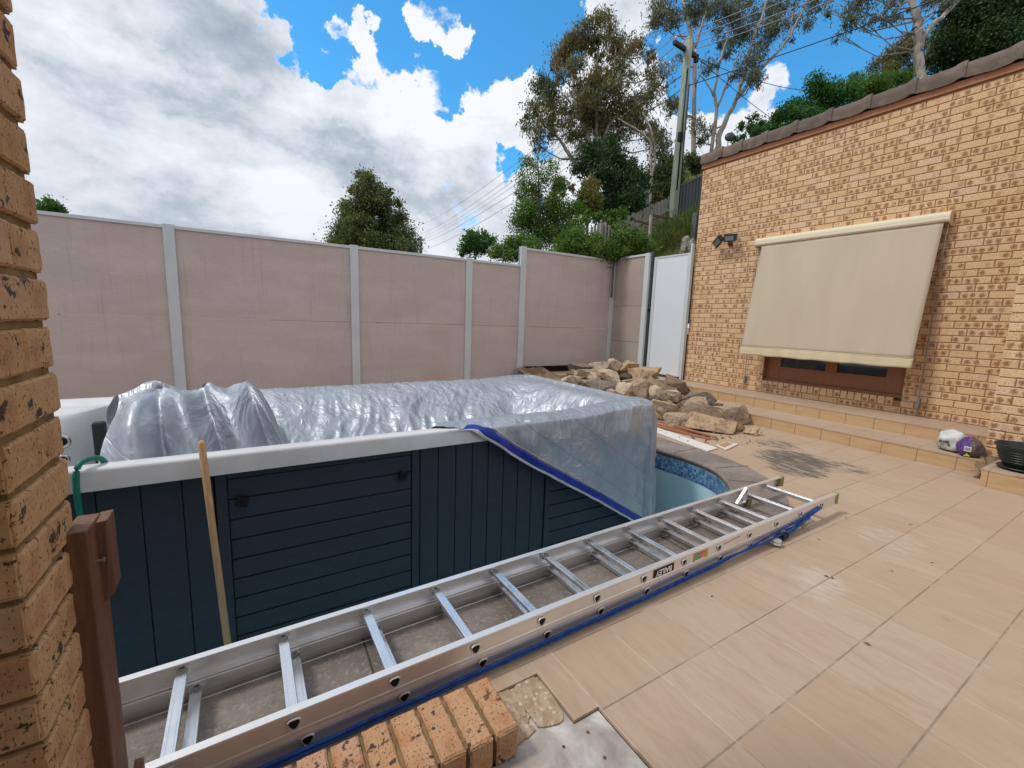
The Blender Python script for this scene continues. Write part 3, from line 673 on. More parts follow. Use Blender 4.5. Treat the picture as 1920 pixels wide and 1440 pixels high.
# window behind the blind
XF = XW+.10
win = MB()
win.box((XF-.045, WY0+.002, WZ0+.005), (XF+.06, WY1-.002, WZ0+.045)); win.box((XF-.01, WY0+.003, WZ0+.045), (XF+.05, WY0+.22, WZ1)); win.box((XF-.01, WY1-.22, WZ0+.045), (XF+.05, WY1-.003, WZ1))
win.box((XF-.008, WY0+.22, WZ0+.045), (XF+.05, WY1-.22, WZ0+.255)); win.box((XF-.012, WY0+.80, WZ0+.255), (XF+.05, WY0+.95, WZ1)); win.box((XF-.01, WY0+.22, WZ1-.1), (XF+.05, WY1-.22, WZ1))
w = win.build('window', M_window, house, bevel=.004)
for (a, b2) in ((WY0+.22, WY0+.80), (WY0+.95, WY1-.22)):
    m_ = MB(); m_.box((XF+.018, a, WZ0+.255), (XF+.024, b2, WZ1-.1)); m_.build('pane', M_glass, w)
m_ = MB()
for k in range(14):
    y = WY1-.30-k*.022; m_.tube([(XF+.10, y, WZ0+.2), (XF+.10, y, WZ1)], .014, 6)
m_.build('curtain', M_curtain, w, smooth=True)

# ---- pillar on the left
pil = thing('brick_pillar', 'rough speckled brick pillar at the left edge with deep raked mortar joints', 'pillar', (-.6, 1.07, 0))
PXR, PY0, PY1 = -.322, .925, 1.155
mb = MB()
zz = -.012+.001
V3 = Vector((0, 0, 1)); k = 0; z = 1.28-.086*16+.012
while z < 3.0:
    W = Vector((1, 0, 0))
    if k % 2 == 0:
        brick_into(mb, Vector((PXR, PY0, z)), Vector((0, 1, 0)), V3, W, .230, .074, .22, 24, 8, .005, .0028)
    else:
        brick_into(mb, Vector((PXR, PY0, z)), Vector((0, 1, 0)), V3, W, .108, .074, .19, 12, 8, .005, .0028)
        brick_into(mb, Vector((PXR-.002, PY0+.120, z)), Vector((0, 1, 0)), V3, W, .109, .074, .20, 9, 8, .005, .0028)
    # front face bricks
    x = PXR-.004; first = True
    while x > -1.0:
        l = (.095 if k % 2 == 0 else .21) if first else .22
        brick_into(mb, Vector((x-l, PY0-.001, z)), Vector((1, 0, 0)), V3, Vector((0, -1, 0)), l, .074, .04, 16, 8, .005, .0028)
        brick_into(mb, Vector((x, PY1+.001, z)), Vector((-1, 0, 0)), V3, Vector((0, 1, 0)), l, .074, .04, 4, 2, .005, .002)
        x -= l+.011; first = False
    z += .086; k += 1
mb.build('bricks', M_bricknear, pil)
mb = MB(); mb.box((-5, -2.7, 0), (2.2, -2.5, 2.75)); mb.box((-5, -2.49, 0), (-4.8, .9, 2.75)); mb.build('unseen_rear_wall', M_bricknear, pil)  # unseen walls behind the camera, added to darken and warm the reflections
mb = MB(); mb.box((-5, -2.9, 2.76), (-.15, 1.12, 2.9)); mb.build('unseen_eave', M_timber, pil)  # out-of-view roof, added to shade the pillar front and darken reflections
mb = MB(); mb.box((-1.0, PY0+.009, -.05), (PXR-.009, PY1-.009, 3.0)); mb.build('mortar', M_mortarn, pil)

# ---- row of bricks on edge
sill = thing('brick_edging', 'short row of bricks laid on edge below the ladder beside the concrete patch', 'brick edging', (.4, 1.07, 0))
mb = MB(); x = .648; zt = .100; k = 0
while x > -.34:
    zt = .100+RNG.uniform(-.002, .002); sy = RNG.uniform(-.003, .003)
    O = Vector((x-.076, .962+sy, zt))
    brick_into(mb, O, Vector((1, 0, 0)), Vector((0, 1, 0)), Vector((0, 0, 1)), .076, .208, .10, 8, 22, .007, .0032)
    brick_into(mb, Vector((x-.074, .960+sy, -.008)), Vector((1, 0, 0)), V3, Vector((0, -1, 0)), .072, .102, .02, 8, 10, .004, .002)
    if k == 0: brick_into(mb, Vector((x+.001, .964+sy, -.008)), Vector((0, 1, 0)), V3, Vector((1, 0, 0)), .202, .102, .02, 20, 10, .004, .002)
    x -= .0865; k += 1
mb.build('bricks', M_brickedge, sill)
mb = MB(); mb.box((-.34, .976, -.02), (.63, 1.160, .088)); mb.build('mortar', M_mortarn, sill)
# ------------------------------------------------------------------ boundary fence and gate
FY = 7.40
fen = thing('boundary_fence', 'long pinkish fibre cement fence with pale grey posts behind the spa', 'fence', (1.5, FY, 0))
px_posts = [-5.5, -3.17, -.86, 1.47, 3.49]
for a, b2, zt, zb in [(-5.5, -3.17, 2.40, .1), (-3.17, -.86, 2.40, .1), (-.86, 1.47, 2.40, .1), (1.47, 3.49, 2.40, .1), (3.49, 4.66, 2.40, .1), (4.66, 7.05, 2.735, .40)]:
    mb = MB(); zj = 1.215+RNG.uniform(-.003, .003)
    mb.box((a+.04, FY+.012, zb), (b2-.04, FY+.05, zj-.003)); mb.box((a+.04, FY+.010, zj+.003), (b2-.04, FY+.05, zt-.03)); mb.build('panel', M_fence, fen, bevel=.002)
    mb = MB(); mb.box((a+.045, FY-.012, zt-.03), (b2-.045, FY+.062, zt+.012)); mb.build('capping', M_post, fen, bevel=.003)
for x, zt, w in [(p, 2.425, .062) for p in px_posts]+[(4.66, 2.765, .066), (7.07, 2.765, .06)]:
    mb = MB(); mb.box((x-w, FY-.022, 0), (x+w, FY+.008, zt)); mb.box((x-.012, FY+.008, 0), (x+.012, FY+.07, zt)); mb.box((x-w+.004, FY+.07, 0), (x+w-.004, FY+.075, zt)); mb.build('post', M_post, fen, bevel=.003)
ret = thing('return_fence', 'short beige fence panel with two joints between the corner post and the white gate', 'fence', (7.1, 6.9, 0))
RX = 7.10
mb = MB()
for z0, z1 in ((.34, .95), (.956, 1.72), (1.726, 2.75)): mb.box((RX+.01, 6.46, z0), (RX+.05, FY-.03, z1))
mb.build('panel', M_fence2, ret, bevel=.002)
mb = MB(); mb.box((RX-.012, 6.47, 2.745), (RX+.06, FY-.03, 2.785)); mb.build('capping', M_post, ret, bevel=.003)
mb = MB(); mb.box((RX-.03, 6.385, .3), (RX+.03, 6.50, 2.79)); mb.build('post', M_post, ret, bevel=.003)
mb = MB(); mb.box((RX+.032, 6.352, .3), (RX+.10, 6.40, 2.82)); mb.build('rear_post', M_dkmetal, ret, bevel=.003)
gate = thing('side_gate', 'tall plain white sheet gate between the beige fence panel and the brick wall', 'gate', (7.17, 5.9, .33))
GX = 7.17
mb = MB(); mb.box((GX, 5.50, .35), (GX+.03, 6.30, 2.68)); mb.build('panel', M_gate, gate)
mb = MB(); mb.box((GX-.012, 6.262, .335), (GX+.04, 6.325, 2.70)); mb.box((GX-.012, 5.475, .335), (GX+.04, 5.525, 2.70)); mb.box((GX-.010, 5.526, .335), (GX+.04, 6.261, .365)); mb.box((GX-.010, 5.526, 2.67), (GX+.04, 6.261, 2.70)); mb.build('frame', M_post, gate, bevel=.002)
mb = MB(); mb.box((GX-.03, 5.432, .29), (GX+.04, 5.468, 2.86)); mb.build('wall_jamb', M_post, gate, bevel=.002)
mb = MB(); mb.box((GX-.035, 6.335, 1.60), (GX+.0, 6.395, 1.66)); mb.box((GX-.05, 6.35, 1.61), (GX-.03, 6.38, 1.65)); mb.build('latch', M_black, gate, bevel=.004)
mb = MB(); mb.box((GX+.0, 5.47, .288), (GX+.06, 6.35, .315)); mb.build('threshold', M_dkmetal, gate)

# ------------------------------------------------------------------ swim spa
spa = thing('swim_spa', 'large dark navy clad swim spa with a white acrylic rim, sunk in the old pool', 'swim spa', (.4, 3.85, -.95))
SX0, SX1, SY0, SY1, RZ = -2.45, 3.28, 2.73, 4.97, .55
def rrect(x0, x1, y0, y1, r, n=6):
    r = max(r, .02); out = []
    for cx, cy, a0 in ((x1-r, y0+r, -90), (x1-r, y1-r, 0), (x0+r, y1-r, 90), (x0+r, y0+r, 180)):
        for k in range(n+1):
            a = rad(a0+90*k/n); out.append((cx+r*math.cos(a), cy+r*math.sin(a)))
    # subdivide long sides so the shell can flow
    res = []
    for i in range(len(out)):
        a, b2 = out[i], out[(i+1) % len(out)]; L = math.dist(a, b2); m = max(1, int(L/.2)) if L > .3 else 1
        m = {True: 20 if abs(a[0]-b2[0]) > 2 else 8, False: 1}[L > .3]
        for k in range(m): res.append((a[0]+(b2[0]-a[0])*k/m, a[1]+(b2[1]-a[1])*k/m))
    return res
prof = [(0.03, RZ-.118), (0, RZ-.112), (0, RZ-.018), (.004, RZ-.008), (.014, RZ-.001), (.03, RZ), (.085, RZ+.001), (.10, RZ-.003), (.112, RZ-.012), (.135, RZ-.030), (.19, RZ-.034), (.205, RZ-.04), (.225, RZ-.07), (.25, RZ-.3), (.30, RZ-.9), (.42, RZ-1.05)]
vs = []; F = []
for d, z in prof:
    lp = rrect(SX0+d, SX1-d, SY0+d, SY1-d, max(.14-d*.2, .05)); n = len(lp); vs += [(x, y, z) for x, y in lp]
for i in range(len(prof)-1):
    for k in range(n): F.append((i*n+k, i*n+(k+1) % n, (i+1)*n+(k+1) % n, (i+1)*n+k))
F.append(tuple((len(prof)-1)*n+k for k in range(n)))
mb = MB(); mb.add(vs, F); mb.build('shell', M_acr, spa, auto=50)
# moulded seat back against the far inner wall with jets
mb = MB(); vs = []
sx = [-2.2+.06*i for i in range(22)]
for x in sx:
    e = 1/(1+math.exp(-(x+1.10)*38)); dy = .34*(1-e)+.02*math.sin(x*9)*(1-e)
    for (yy, z) in ((4.80, RZ-.033), (4.80-dy, RZ-.036), (4.785-dy*1.0, RZ-.046), (4.77-dy*1.04, RZ-.08), (4.73-dy*1.12, RZ-.35), (4.66-dy*1.3, RZ-.75)): vs.append((x, yy, z))
mb.add(vs, [(i*6+j, (i+1)*6+j, (i+1)*6+j+1, i*6+j+1) for i in range(len(sx)-1) for j in range(5)]); mb.build('seat_back', M_acr, spa, smooth=True)
M_chrome = mat('jet_chrome', color=(.62, .62, .62), rough=.18, metal=1.0)
for (x, z, r) in ((-1.235, .325, .042), (-1.235, .19, .034), (-1.42, .325, .042), (-1.42, .19, .034), (-1.42, .43, .03)):
    Y = 4.40-.03+(z-.47)*.13
    Mx = Matrix.Rotation(rad(90), 3, 'X')
    mb = MB(); mb.lathe([(r*1.25, -.004), (r*1.25, .006), (r*1.05, .012), (r*.8, .008), (r*.75, .0)], (x, Y, z), 20, Mx); jt = mb.build('jet', M_chrome, spa, smooth=True)
    mb = MB(); mb.lathe([(r*.75, .001), (r*.3, .004), (r*.28, .010), (0, .010)], (x, Y, z), 16, Mx); mb.build('nozzle', M_black, jt, smooth=True)
mb = MB(); mb.box((-1.055, 4.30, .05), (-.98, 4.37, .46)); mb.build('headrest', mat('dark_green_foam', color=(.018, .03, .028), rough=.7), spa, bevel=.015)
# cladding
CY = 2.795
def vboards(x0, x1, wd, name='side_panel'):
    mb = MB(); x = x0
    while x < x1-.01:
        e = min(x+wd, x1); mb.box((x+.002, CY, -.93), (e-.002, CY+.02, RZ-.118)); x = e
    mb.box((x0, CY+.014, -.93), (x1, CY+.03, RZ-.118)); mb.build(name, M_navy, spa, bevel=.005)
def hboards(x0, x1, name='access_panel'):
    mb = MB(); z = RZ-.118-.045
    mb.box((x0+.002, CY-.010, -.93), (x0+.055, CY+.02, RZ-.12)); mb.box((x1-.055, CY-.010, -.93), (x1-.002, CY+.02, RZ-.12)); mb.box((x0+.056, CY-.004, z+.002), (x1-.056, CY+.02, RZ-.12))
    while z > -.90:
        mb.box((x0+.058, CY+.001, z-.118), (x1-.058, CY+.02, z-.004)); z -= .1225
    mb.box((x0, CY+.015, -.93), (x1, CY+.03, RZ-.118)); mb.build(name, M_navy, spa, bevel=.004)
vboards(-2.42, -.215, .172); hboards(-.21, .965); vboards(.97, 2.05, .135); hboards(2.055, 3.235)
mb = MB(); mb.box((SX0+.05, CY+.032, -.93), (SX1-.05, SY1-.06, -.86)); mb.box((SX1-.075, CY+.032, -.93), (SX1-.045, SY1-.06, RZ-.118)); mb.box((SX0+.045, CY+.032, -.93), (SX0+.075, SY1-.06, RZ-.118)); mb.box((SX0+.05, SY1-.09, -.93), (SX1-.05, SY1-.06, RZ-.118)); mb.build('cabinet', M_navy, spa)
for x in (-.085, .845):
    mb = MB(); Mx = Matrix.Rotation(rad(90), 3, 'X'); mb.lathe([(.016, 0), (.016, .012), (.030, .014), (.030, .026), (.0, .028)], (x, CY, .25), 16, Mx)
    for k in range(4): a = k*math.pi/2+.5; mb.bar((x, CY-.019, .25), (x+.038*math.cos(a), CY-.019, .25+.038*math.sin(a)), .02, .016)
    mb.build('knob', M_black, spa, bevel=.002)

# ------------------------------------------------------------------ silver cover dragged half over the spa
def sst(x, a, b2): t = min(1, max(0, (x-a)/(b2-a))); return t*t*(3-2*t)
YN, YF, XE = SY0+.005, SY1, SX1+.015
def fnoise(a, b2, s, seed=0): return noise.noise(Vector((a*s, b2*s, seed)))
def ridge(v): return 1-2*abs(v)
def bunchw(a, b2):       # 1 inside the gathered heap at the left
    r = .16+.10*(3.4-b2)+.05*fnoise(b2, 1, 2, 4)
    return sst(-a, -r-.16, -r+.02)
def top_z(a, b2):
    # distance inside from the rims
    dn = b2-(YN+.12); df = (YF-.16)-b2; de = (XE-.10)-a
    sag_n = sst(dn, .06-.24*sst(-a, -1.25, -.9), .45); sag_f = sst(df, -.1, 1.7)**.9; sag_e = sst(de, .12, .66)
    sag = sag_n*sag_f*sag_e
    z = RZ+.010-.80*sag
    m = min(1, sag*2.4+.05)
    wa = a+.35*fnoise(a, b2, 1.1, 21)+.28*(YF-b2)
    z += m*(.050*ridge(fnoise(wa*2.3, b2*.55, 1, 1))+.034*ridge(fnoise(wa*5.5, b2*1.3, 1, 2))+.008*ridge(fnoise(wa*11, b2*4, 1, 7)))
    z += .016*fnoise(a, b2, 8, 2)*min(1, .3+sag*2)+.005*ridge(fnoise(a+.1*fnoise(a, b2, 5, 31), b2*.5, 14, 5))+.003*ridge(fnoise(a+.06*fnoise(a, b2, 8, 33), b2*.6, 26, 15))
    z += .050*sst(a, 2.2, 3.1)*sst(.34-dn, 0, .26)*sst(dn+.25, 0, .2)      # cloth humped over the near right corner
    return z
def heap_pt(a, b2):
    """gathered end: a steep pleated mound standing over the rim"""
    b0 = YN+.13; bc = 3.42; t = (b2-b0)/(bc-b0)
    crest = .80+.025*math.sin(a*9+1)+.045*math.exp(-((a+.245)/.05)**2)+.03*math.exp(-((a+.05)/.07)**2)-.05*sst(-a, .52, .72)-.50*sst(a, -.02, .30)
    pl = a*12+2.6*fnoise(a*.7, b2*.8, 1.6, 3)
    if t < 1:
        tt = max(0, t); z = .30+(crest-.30)*(1-(1-tt)**2.1)
        k = math.sin(min(1, tt*1.02)*math.pi)**.55
        y = b2+(.15*ridge(.5*math.sin(pl))-.09+.05*math.sin(2.1*pl+1))*k; z += (.030*math.sin(pl)+.018*math.sin(2.3*pl))*k
    else:
        f = sst(b2, bc, 4.35); z = crest*(1-f)+.30*f; f2 = sst(b2, 4.25, 4.85); z = z*(1-f2)+(RZ+.01)*f2; y = b2; z += .03*math.sin(pl*.7)*(1-f2)
    z += .014*fnoise(a, b2, 7, 6)+.008*ridge(fnoise(a*1.3, b2, 9, 8))+.025*ridge(fnoise(a+b2*.4, b2*.5, 3.2, 18))
    return y, z
def drop(a): return .02+max(0, a-1.30)*.610*sst(a, 1.1, 1.75)**.35+(.006*math.sin(a*4.3)+.004*fnoise(a, 0, 6))*sst(a, 1.3, 1.8)
def cover_pt(a, b2):
    """flat cloth coordinates -> draped position"""
    R = .13
    dx = max(0, a-(XE-R)); dn_ = (YN+R)-b2; df_ = b2-(YF-R); dy = max(0, dn_, df_); sy_ = -1 if dn_ > df_ else 1
    wob = .012*fnoise(a, b2, 5, 11)+.006*fnoise(a, b2, 12, 12)
    dd = math.hypot(dx, dy)
    if dd <= R:
        z = top_z(a, b2); w = bunchw(a, b2)
        yy = b2
        if w > 0 :
            hy, hz = heap_pt(a, b2); z = z*(1-w)+hz*w; yy = b2*(1-w)+hy*w
        x = a + .03*w*math.sin(b2*5+a*3)
        return (x, yy, z - .018*sst(dd, R-.06, R))
    d = dd-R; ux, uy = dx/dd, dy/dd*sy_
    cx, cy = min(a, XE-R)+ux*R, min(max(b2, YN+R), YF-R)+uy*R
    rr = .020+ .070*min(1, d/.75)*(1 if dx > 0 else .35)
    k = min(1, d/.07); off = rr*math.sin(k*math.pi/2)
    fl = (.030*ridge(fnoise(a*5+b2*2.0, b2*1.5-a*.6, 1, 3))*(1-.75*sst(d, .18, .5))+.012*ridge(fnoise(a*8, b2*3, 1, 3))*(1-.8*sst(d, .15, .4))+.02*fnoise(a, b2, 2.5, 13))*sst(d, .02, .2)
    zz = RZ-.008-.026*(1-math.cos(k*math.pi/2)) - max(0, d-.045) + .050*sst(a, 2.2, 3.1)*sst(.22-d, 0, .22)
    return (cx+ux*(off+fl+wob*.5), cy+uy*(off+fl+wob*.5), zz+.004*fnoise(a, b2, 9, 1)*sst(d, 0, .02))
def cover_grid(arows, bfun, nb, base_off=0.0):
    vs = []; uv = []
    for a in arows:
        bl = bfun(a)
        for b2 in bl: vs.append(cover_pt(a, b2)); uv.append((a, b2))
    return vs, uv
NA, NB_ = 430, 330
arows = [-.97+(XE+.95+.97)*i/(NA-1) for i in range(NA)]
def bfun(a):
    if a < 1.22: b0 = YN+.13-.11*sst(a, .95, 1.22)
    else: b0 = YN-drop(min(a, 3.42))-.12*max(0, a-3.42)
    b1 = YF+.18
    return [b0+(b1-b0)*j/(NB_-1) for j in range(NB_)]
def left_edge(b2):   # slanting free edge on the left
    return -.70-.10*(b2-2.9)-.03*math.sin(b2*7)-.04*fnoise(b2, 1, 2)
vs = []; uvs = []
for i, a in enumerate(arows):
    for b2 in bfun(a):
        le = left_edge(b2); t = (a-arows[0])/(XE-arows[0]); aa = a if t >= .5 else le+(a-arows[0])*((arows[0]+.5*(XE-arows[0]))-le)/(.5*(XE-arows[0]))
        vs.append(cover_pt(aa, b2)); uvs.append((aa, b2))
F = []; UV = []
for i in range(NA-1):
    for j in range(NB_-1):
        q = (i*NB_+j, (i+1)*NB_+j, (i+1)*NB_+j+1, i*NB_+j+1); F.append(q); UV.append([uvs[k] for k in q])
mb = MB(); mb.add(vs, F, UV)
cov = mb.build('spa_cover', M_tarp, smooth=True)
tag(cov, 'crumpled silver plastic cover draped over the spa and hanging over its right end', 'cover')
# the turned-back blue border and its pale hem along the free slanting edge
def strip(name, o0, o1, push, m, a0, a1, n=120, k=4):
    mb = MB(); vs = []
    for i in range(n+1):
        a = a0+(a1-a0)*i/n; b0 = YN-drop(min(a, 3.42))-.12*max(0, a-3.42)
        for j in range(k+1):
            s = (o0+(o1-o0)*j/k)*sst(a, a0-.001, a0+.18); b2 = b0+s
            x, y, z = cover_pt(a, b2); tk = sst(-(z-RZ), -.02, .05)
            vs.append((x, y-push*tk-.002+.004*fnoise(a, j, 9), z+push*(1-tk)))
    mb.add(vs, [(i*(k+1)+j, (i+1)*(k+1)+j, (i+1)*(k+1)+j+1, i*(k+1)+j+1) for i in range(n) for j in range(k)])
    o = mb.build(name, m, cov, smooth=True); o.matrix_parent_inverse = Matrix(); md = o.modifiers.new('thick', 'SOLIDIFY'); md.thickness = .003; return o
strip('blue_border', .0, .072, .010, M_tarpblue, 1.20, 3.38)
strip('hem', -.016, .006, .014, M_hem, 1.15, 3.38)
strip('inner_hem', .086, .098, .006, M_hem, 1.35, 3.38)

# hose over the rim
mb = MB(); pts = [(-.655, 2.86, .50), (-.662, 2.83, .557), (-.675, 2.80, .583), (-.70, 2.765, .590), (-.722, 2.735, .582), (-.733, 2.715, .55), (-.737, 2.705, .48), (-.735, 2.70, .38), (-.727, 2.69, .25), (-.72, 2.67, .1), (-.72, 2.6, -.2), (-.70, 2.4, -.6)]
P_ = arc_pts([(p[0], p[1]) for p in pts], 4); Z_ = arc_pts([(p[2], 0) for p in pts], 4)
mb.tube([(p[0], p[1], q[0]) for p, q in zip(P_, Z_)], .013, 10)
tag(mb.build('garden_hose', rough_mat('green_hose', (.0, .13, .085), (.01, .17, .11), .4, 10, 300, .4, .002), smooth=True), 'green garden hose hooked over the white spa rim beside the brick pillar', 'hose')
# broom handle leaning on the spa
mb = MB(); a, b2 = Vector((-.245, 2.672, .655)), Vector((-.17, 2.42, -.45)); mb.tube([a, a.lerp(b2, .004), a.lerp(b2, .02), b2], [.006, .014, .0165, .0165], 14)
tag(mb.build('broom_handle', M_rawwood, smooth=True), 'bare wooden pole leaning against the white rim of the spa', 'broom handle')

# ------------------------------------------------------------------ timber gate post by the pillar
tp = thing('timber_post', 'red-brown timber post with a short rail stub fixed against the brick pillar', 'timber post', (-.28, 1.1, 0))
mb = MB(); mb.box((-.331, 1.105, .0), (-.294, 1.200, .884)); mb.build('post', M_timber, tp, bevel=.003)
mb = MB(); mb.add([(-.2975, 1.158, .700), (-.287, 1.158, .700), (-.275, 1.162, .715), (-.275, 1.212, .722), (-.2975, 1.212, .705), (-.2975, 1.158, .878), (-.277, 1.158, .880), (-.275, 1.162, .881), (-.275, 1.212, .883), (-.2975, 1.212, .881)],
                  [(4, 3, 2, 1, 0), (5, 6, 7, 8, 9), (0, 1, 6, 5), (1, 2, 7, 6), (2, 3, 8, 7), (3, 4, 9, 8), (4, 0, 5, 9)]); mb.build('rail_stub', M_timber, tp, bevel=.002)
mb = MB(); mb.add([(-.281, 1.15, .0), (-.262, 1.15, .0), (-.262, 1.19, .0), (-.281, 1.19, .0), (-.281, 1.15, .25), (-.264, 1.15, .255), (-.264, 1.19, .27), (-.281, 1.19, .27)], [(0,3,2,1),(4,5,6,7),(0,1,5,4),(1,2,6,5),(2,3,7,6),(3,0,4,7)]); mb.build('lower_block', M_timber, tp)
M_screw = mat('zinc_screw', color=(.35, .33, .28), rough=.4, metal=.8)
for z in (.80, .235):
    mb = MB(); mb.lathe([(0, -.020), (.0028, -.020), (.0028, 0), (.0055, 0), (.0055, .002), (0, .003)], (-.284, 1.145, z), 8, Matrix.Rotation(rad(90), 3, 'Y')); mb.build('screw', M_screw, tp)
# ------------------------------------------------------------------ extension ladder
lad = thing('extension_ladder', 'long two-section aluminium extension ladder with blue rope lying across the paving', 'ladder', (1.5, 1.5, 0))
LA = rad(.75)
LO = Vector((-.62, 1.262, 0)); LU = Vector((math.cos(LA), math.sin(LA), 0)); LV = Vector((-math.sin(LA), math.cos(LA), 0)); LM = Matrix((LU, LV, Vector((0, 0, 1)))).transposed().to_4x4(); LM.translation = LO
def lw(x, y, z): return LM @ Vector((x, y, z))
def rail(name, x0, x1, y, side, z0, h, dent=False):
    """channel section rail: web at y, flanges pointing to +side"""
    t = .0025; f = .026; mb = MB()
    prof = [(0, 0), (f*side, 0), (f*side, t+.004), ((f-.003)*side, t+.004), ((f-.003)*side, t), (t*side, t), (t*side, h-t), ((f-.003)*side, h-t), ((f-.003)*side, h-t-.004), (f*side, h-t-.004), (f*side, h), (0, h), (-.0015*side, h-.004), (-.0015*side, h-.012), (0, h-.015), (0, .015), (-.0015*side, .012), (-.0015*side, .004)]
    n = len(prof); xs = [x0, x1]
    for x in xs: mb.v += [tuple(lw(x, y+p, z0+q)) for p, q in prof]
    fs = [tuple(range(n)), tuple(range(2*n-1, n-1, -1))] + [(i, n+i, n+(i+1) % n, (i+1) % n) for i in range(n)]
    for f_ in fs: mb.f.append(list(f_) if side > 0 else list(f_)[::-1]); mb.at.append(0); mb.mi.append(0); mb.uv.append(None)
    return mb.build(name, M_alu, lad, bevel=.0006, seg=1)
HU = .077
WI = .405
# upper section rests on the lower one
Z1 = .080
nr_up = rail('rail', -.2, 4.215, 0, 1, Z1, HU); fr_up = rail('rail', -.2, 4.215, WI, -1, Z1, HU)
nr_lo = rail('rail', -.2, 3.76, .006, 1, .001, HU); fr_lo = rail('rail', -.2, 3.76, WI-.006, -1, .001, HU)
def dprof(r):            # rounded triangular rung section, flat tread on top
    pts = [(-.016, .012), (.016, .012), (.018, .006), (.012, -.008), (.005, -.018), (-.005, -.018), (-.012, -.008), (-.018, .006)]
    return [(a*r, b2*r) for a, b2 in pts]
def rung(x, z, y0, y1, tilt=0.0):
    mb = MB(); pr = dprof(1.0); n = len(pr)
    mb.v += [tuple(lw(x+a, y, z+b2)) for y in (y0, y1) for a, b2 in pr]
    for f_ in [tuple(range(n))[::-1], tuple(range(n, 2*n))] + [(i, (i+1) % n, n+(i+1) % n, n+i) for i in range(n)]: mb.f.append(list(f_)); mb.at.append(0); mb.mi.append(0); mb.uv.append(None)
    for k in (-1, 1): mb.bar(lw(x+.0085*k, y0+.004, z+.0125), lw(x+.0085*k, y1-.004, z+.0125), .004, .0014)
    r = mb.build('rung', M_rung, lad, bevel=.0025, seg=2)
    # swaged collar inside and flared end outside, a black face painting the hollow's shade
    pts = [(-.015, .010), (-.008, .0145), (.008, .0145), (.015, .010), (.0155, .002), (.008, -.013), (0, -.019), (-.008, -.013), (-.0155, .002)]; k = len(pts)
    for y, s, yy in ((y0+.004, 1, y0), (y1-.004, -1, y1)):
        mc = MB(); prof = [(.0235, -.002), (.0235, .005), (.0215, .0095), (.018, .010)]; nn_ = 18
        for rr_, dy in prof: mc.v += [tuple(lw(x+rr_*math.cos(2*math.pi*q/nn_), y+s*dy, z-.001+rr_*math.sin(2*math.pi*q/nn_))) for q in range(nn_)]
        for i_ in range(3):
            for q in range(nn_): mc.f.append([i_*nn_+q, i_*nn_+(q+1) % nn_, (i_+1)*nn_+(q+1) % nn_, (i_+1)*nn_+q]); mc.at.append(0); mc.mi.append(0); mc.uv.append(None)
        mc.build('collar', M_alu, r, smooth=False)
        me = MB(); s2 = 1 if yy == y0 else -1
        for i, (sc, dy) in enumerate([(1.28, .001), (1.22, -.0035), (1.02, -.0040), (.95, .0005)]): me.v += [tuple(lw(x+a*sc, yy-.003*s2+dy*s2, z+b2*sc)) for a, b2 in pts]
        for i in range(3):
            for j in range(k): me.f.append([i*k+j, i*k+(j+1) % k, (i+1)*k+(j+1) % k, (i+1)*k+j]); me.at.append(0); me.mi.append(0); me.uv.append(None)
        me.f.append([3*k+j for j in range(k)]); me.at.append(0); me.mi.append(1); me.uv.append(None)
        me.build('rung_end', [M_alu, M_black], r)
    return r
for i in range(15):
    x = -.225+.3003*i+.0
    if x > -.15 and x < 4.1: rung(x+.30*0+.0, Z1+.040, .0, WI)
for i in range(13):
    x = -.225+.035+.3003*i
    if x > -.15 and x < 3.70: rung(x, .041, .006, WI-.006)
for (y, s, x, z0) in ((0, 1, 4.215, Z1), (WI, -1, 4.215, Z1), (.006, 1, 3.76, .001), (WI-.006, -1, 3.76, .001)):
    mb = MB(); ya, yb = (y-.004, y+.031) if s > 0 else (y-.031, y+.004)
    mb.box((x-.008, ya, z0-.003), (x+.020, yb, z0+HU+.004), LM); mb.box((x-.03, ya, z0-.001+.006), (x-.008, yb, z0+HU-.006), LM)
    mb.build('end_cap', M_foot, lad, bevel=.005)
# rung hook, lever, guide bracket
mb = MB(); mb.bar(lw(3.53, .345, .085), lw(3.635, .345, .185), .006, .020, (0, 1, 0)); mb.bar(lw(3.53, .345, .082), lw(3.64, .345, .078), .006, .02, (0, 1, 0)); mb.bar(lw(3.635, .345, .08), lw(3.645, .345, .185), .006, .022, (0, 1, 0)); mb.build('rung_hook', M_alu, lad, bevel=.001)
mb = MB(); mb.box((3.60, -.006, Z1-.016), (3.72, .0, Z1+.004), LM); mb.box((3.50, -.010, Z1-.030), (3.545, .03, Z1-.002), LM); mb.build('guide_bracket', M_alu, lad, bevel=.002)
mb = MB(); Mx = Matrix.Rotation(rad(90), 3, 'X'); mb.lathe([(.0, .012), (.030, .012), (.030, .008), (.022, .004), (.022, -.004), (.030, -.008), (.030, -.012), (0, -.012)], lw(3.33, -.035, .030), 20); mb.build('pulley', M_alu, lad, smooth=False)
mb = MB(); mb.box((3.42, -.035, .012), (3.49, -.004, .048), LM); mb.build('pulley_block', M_black, lad, bevel=.006)
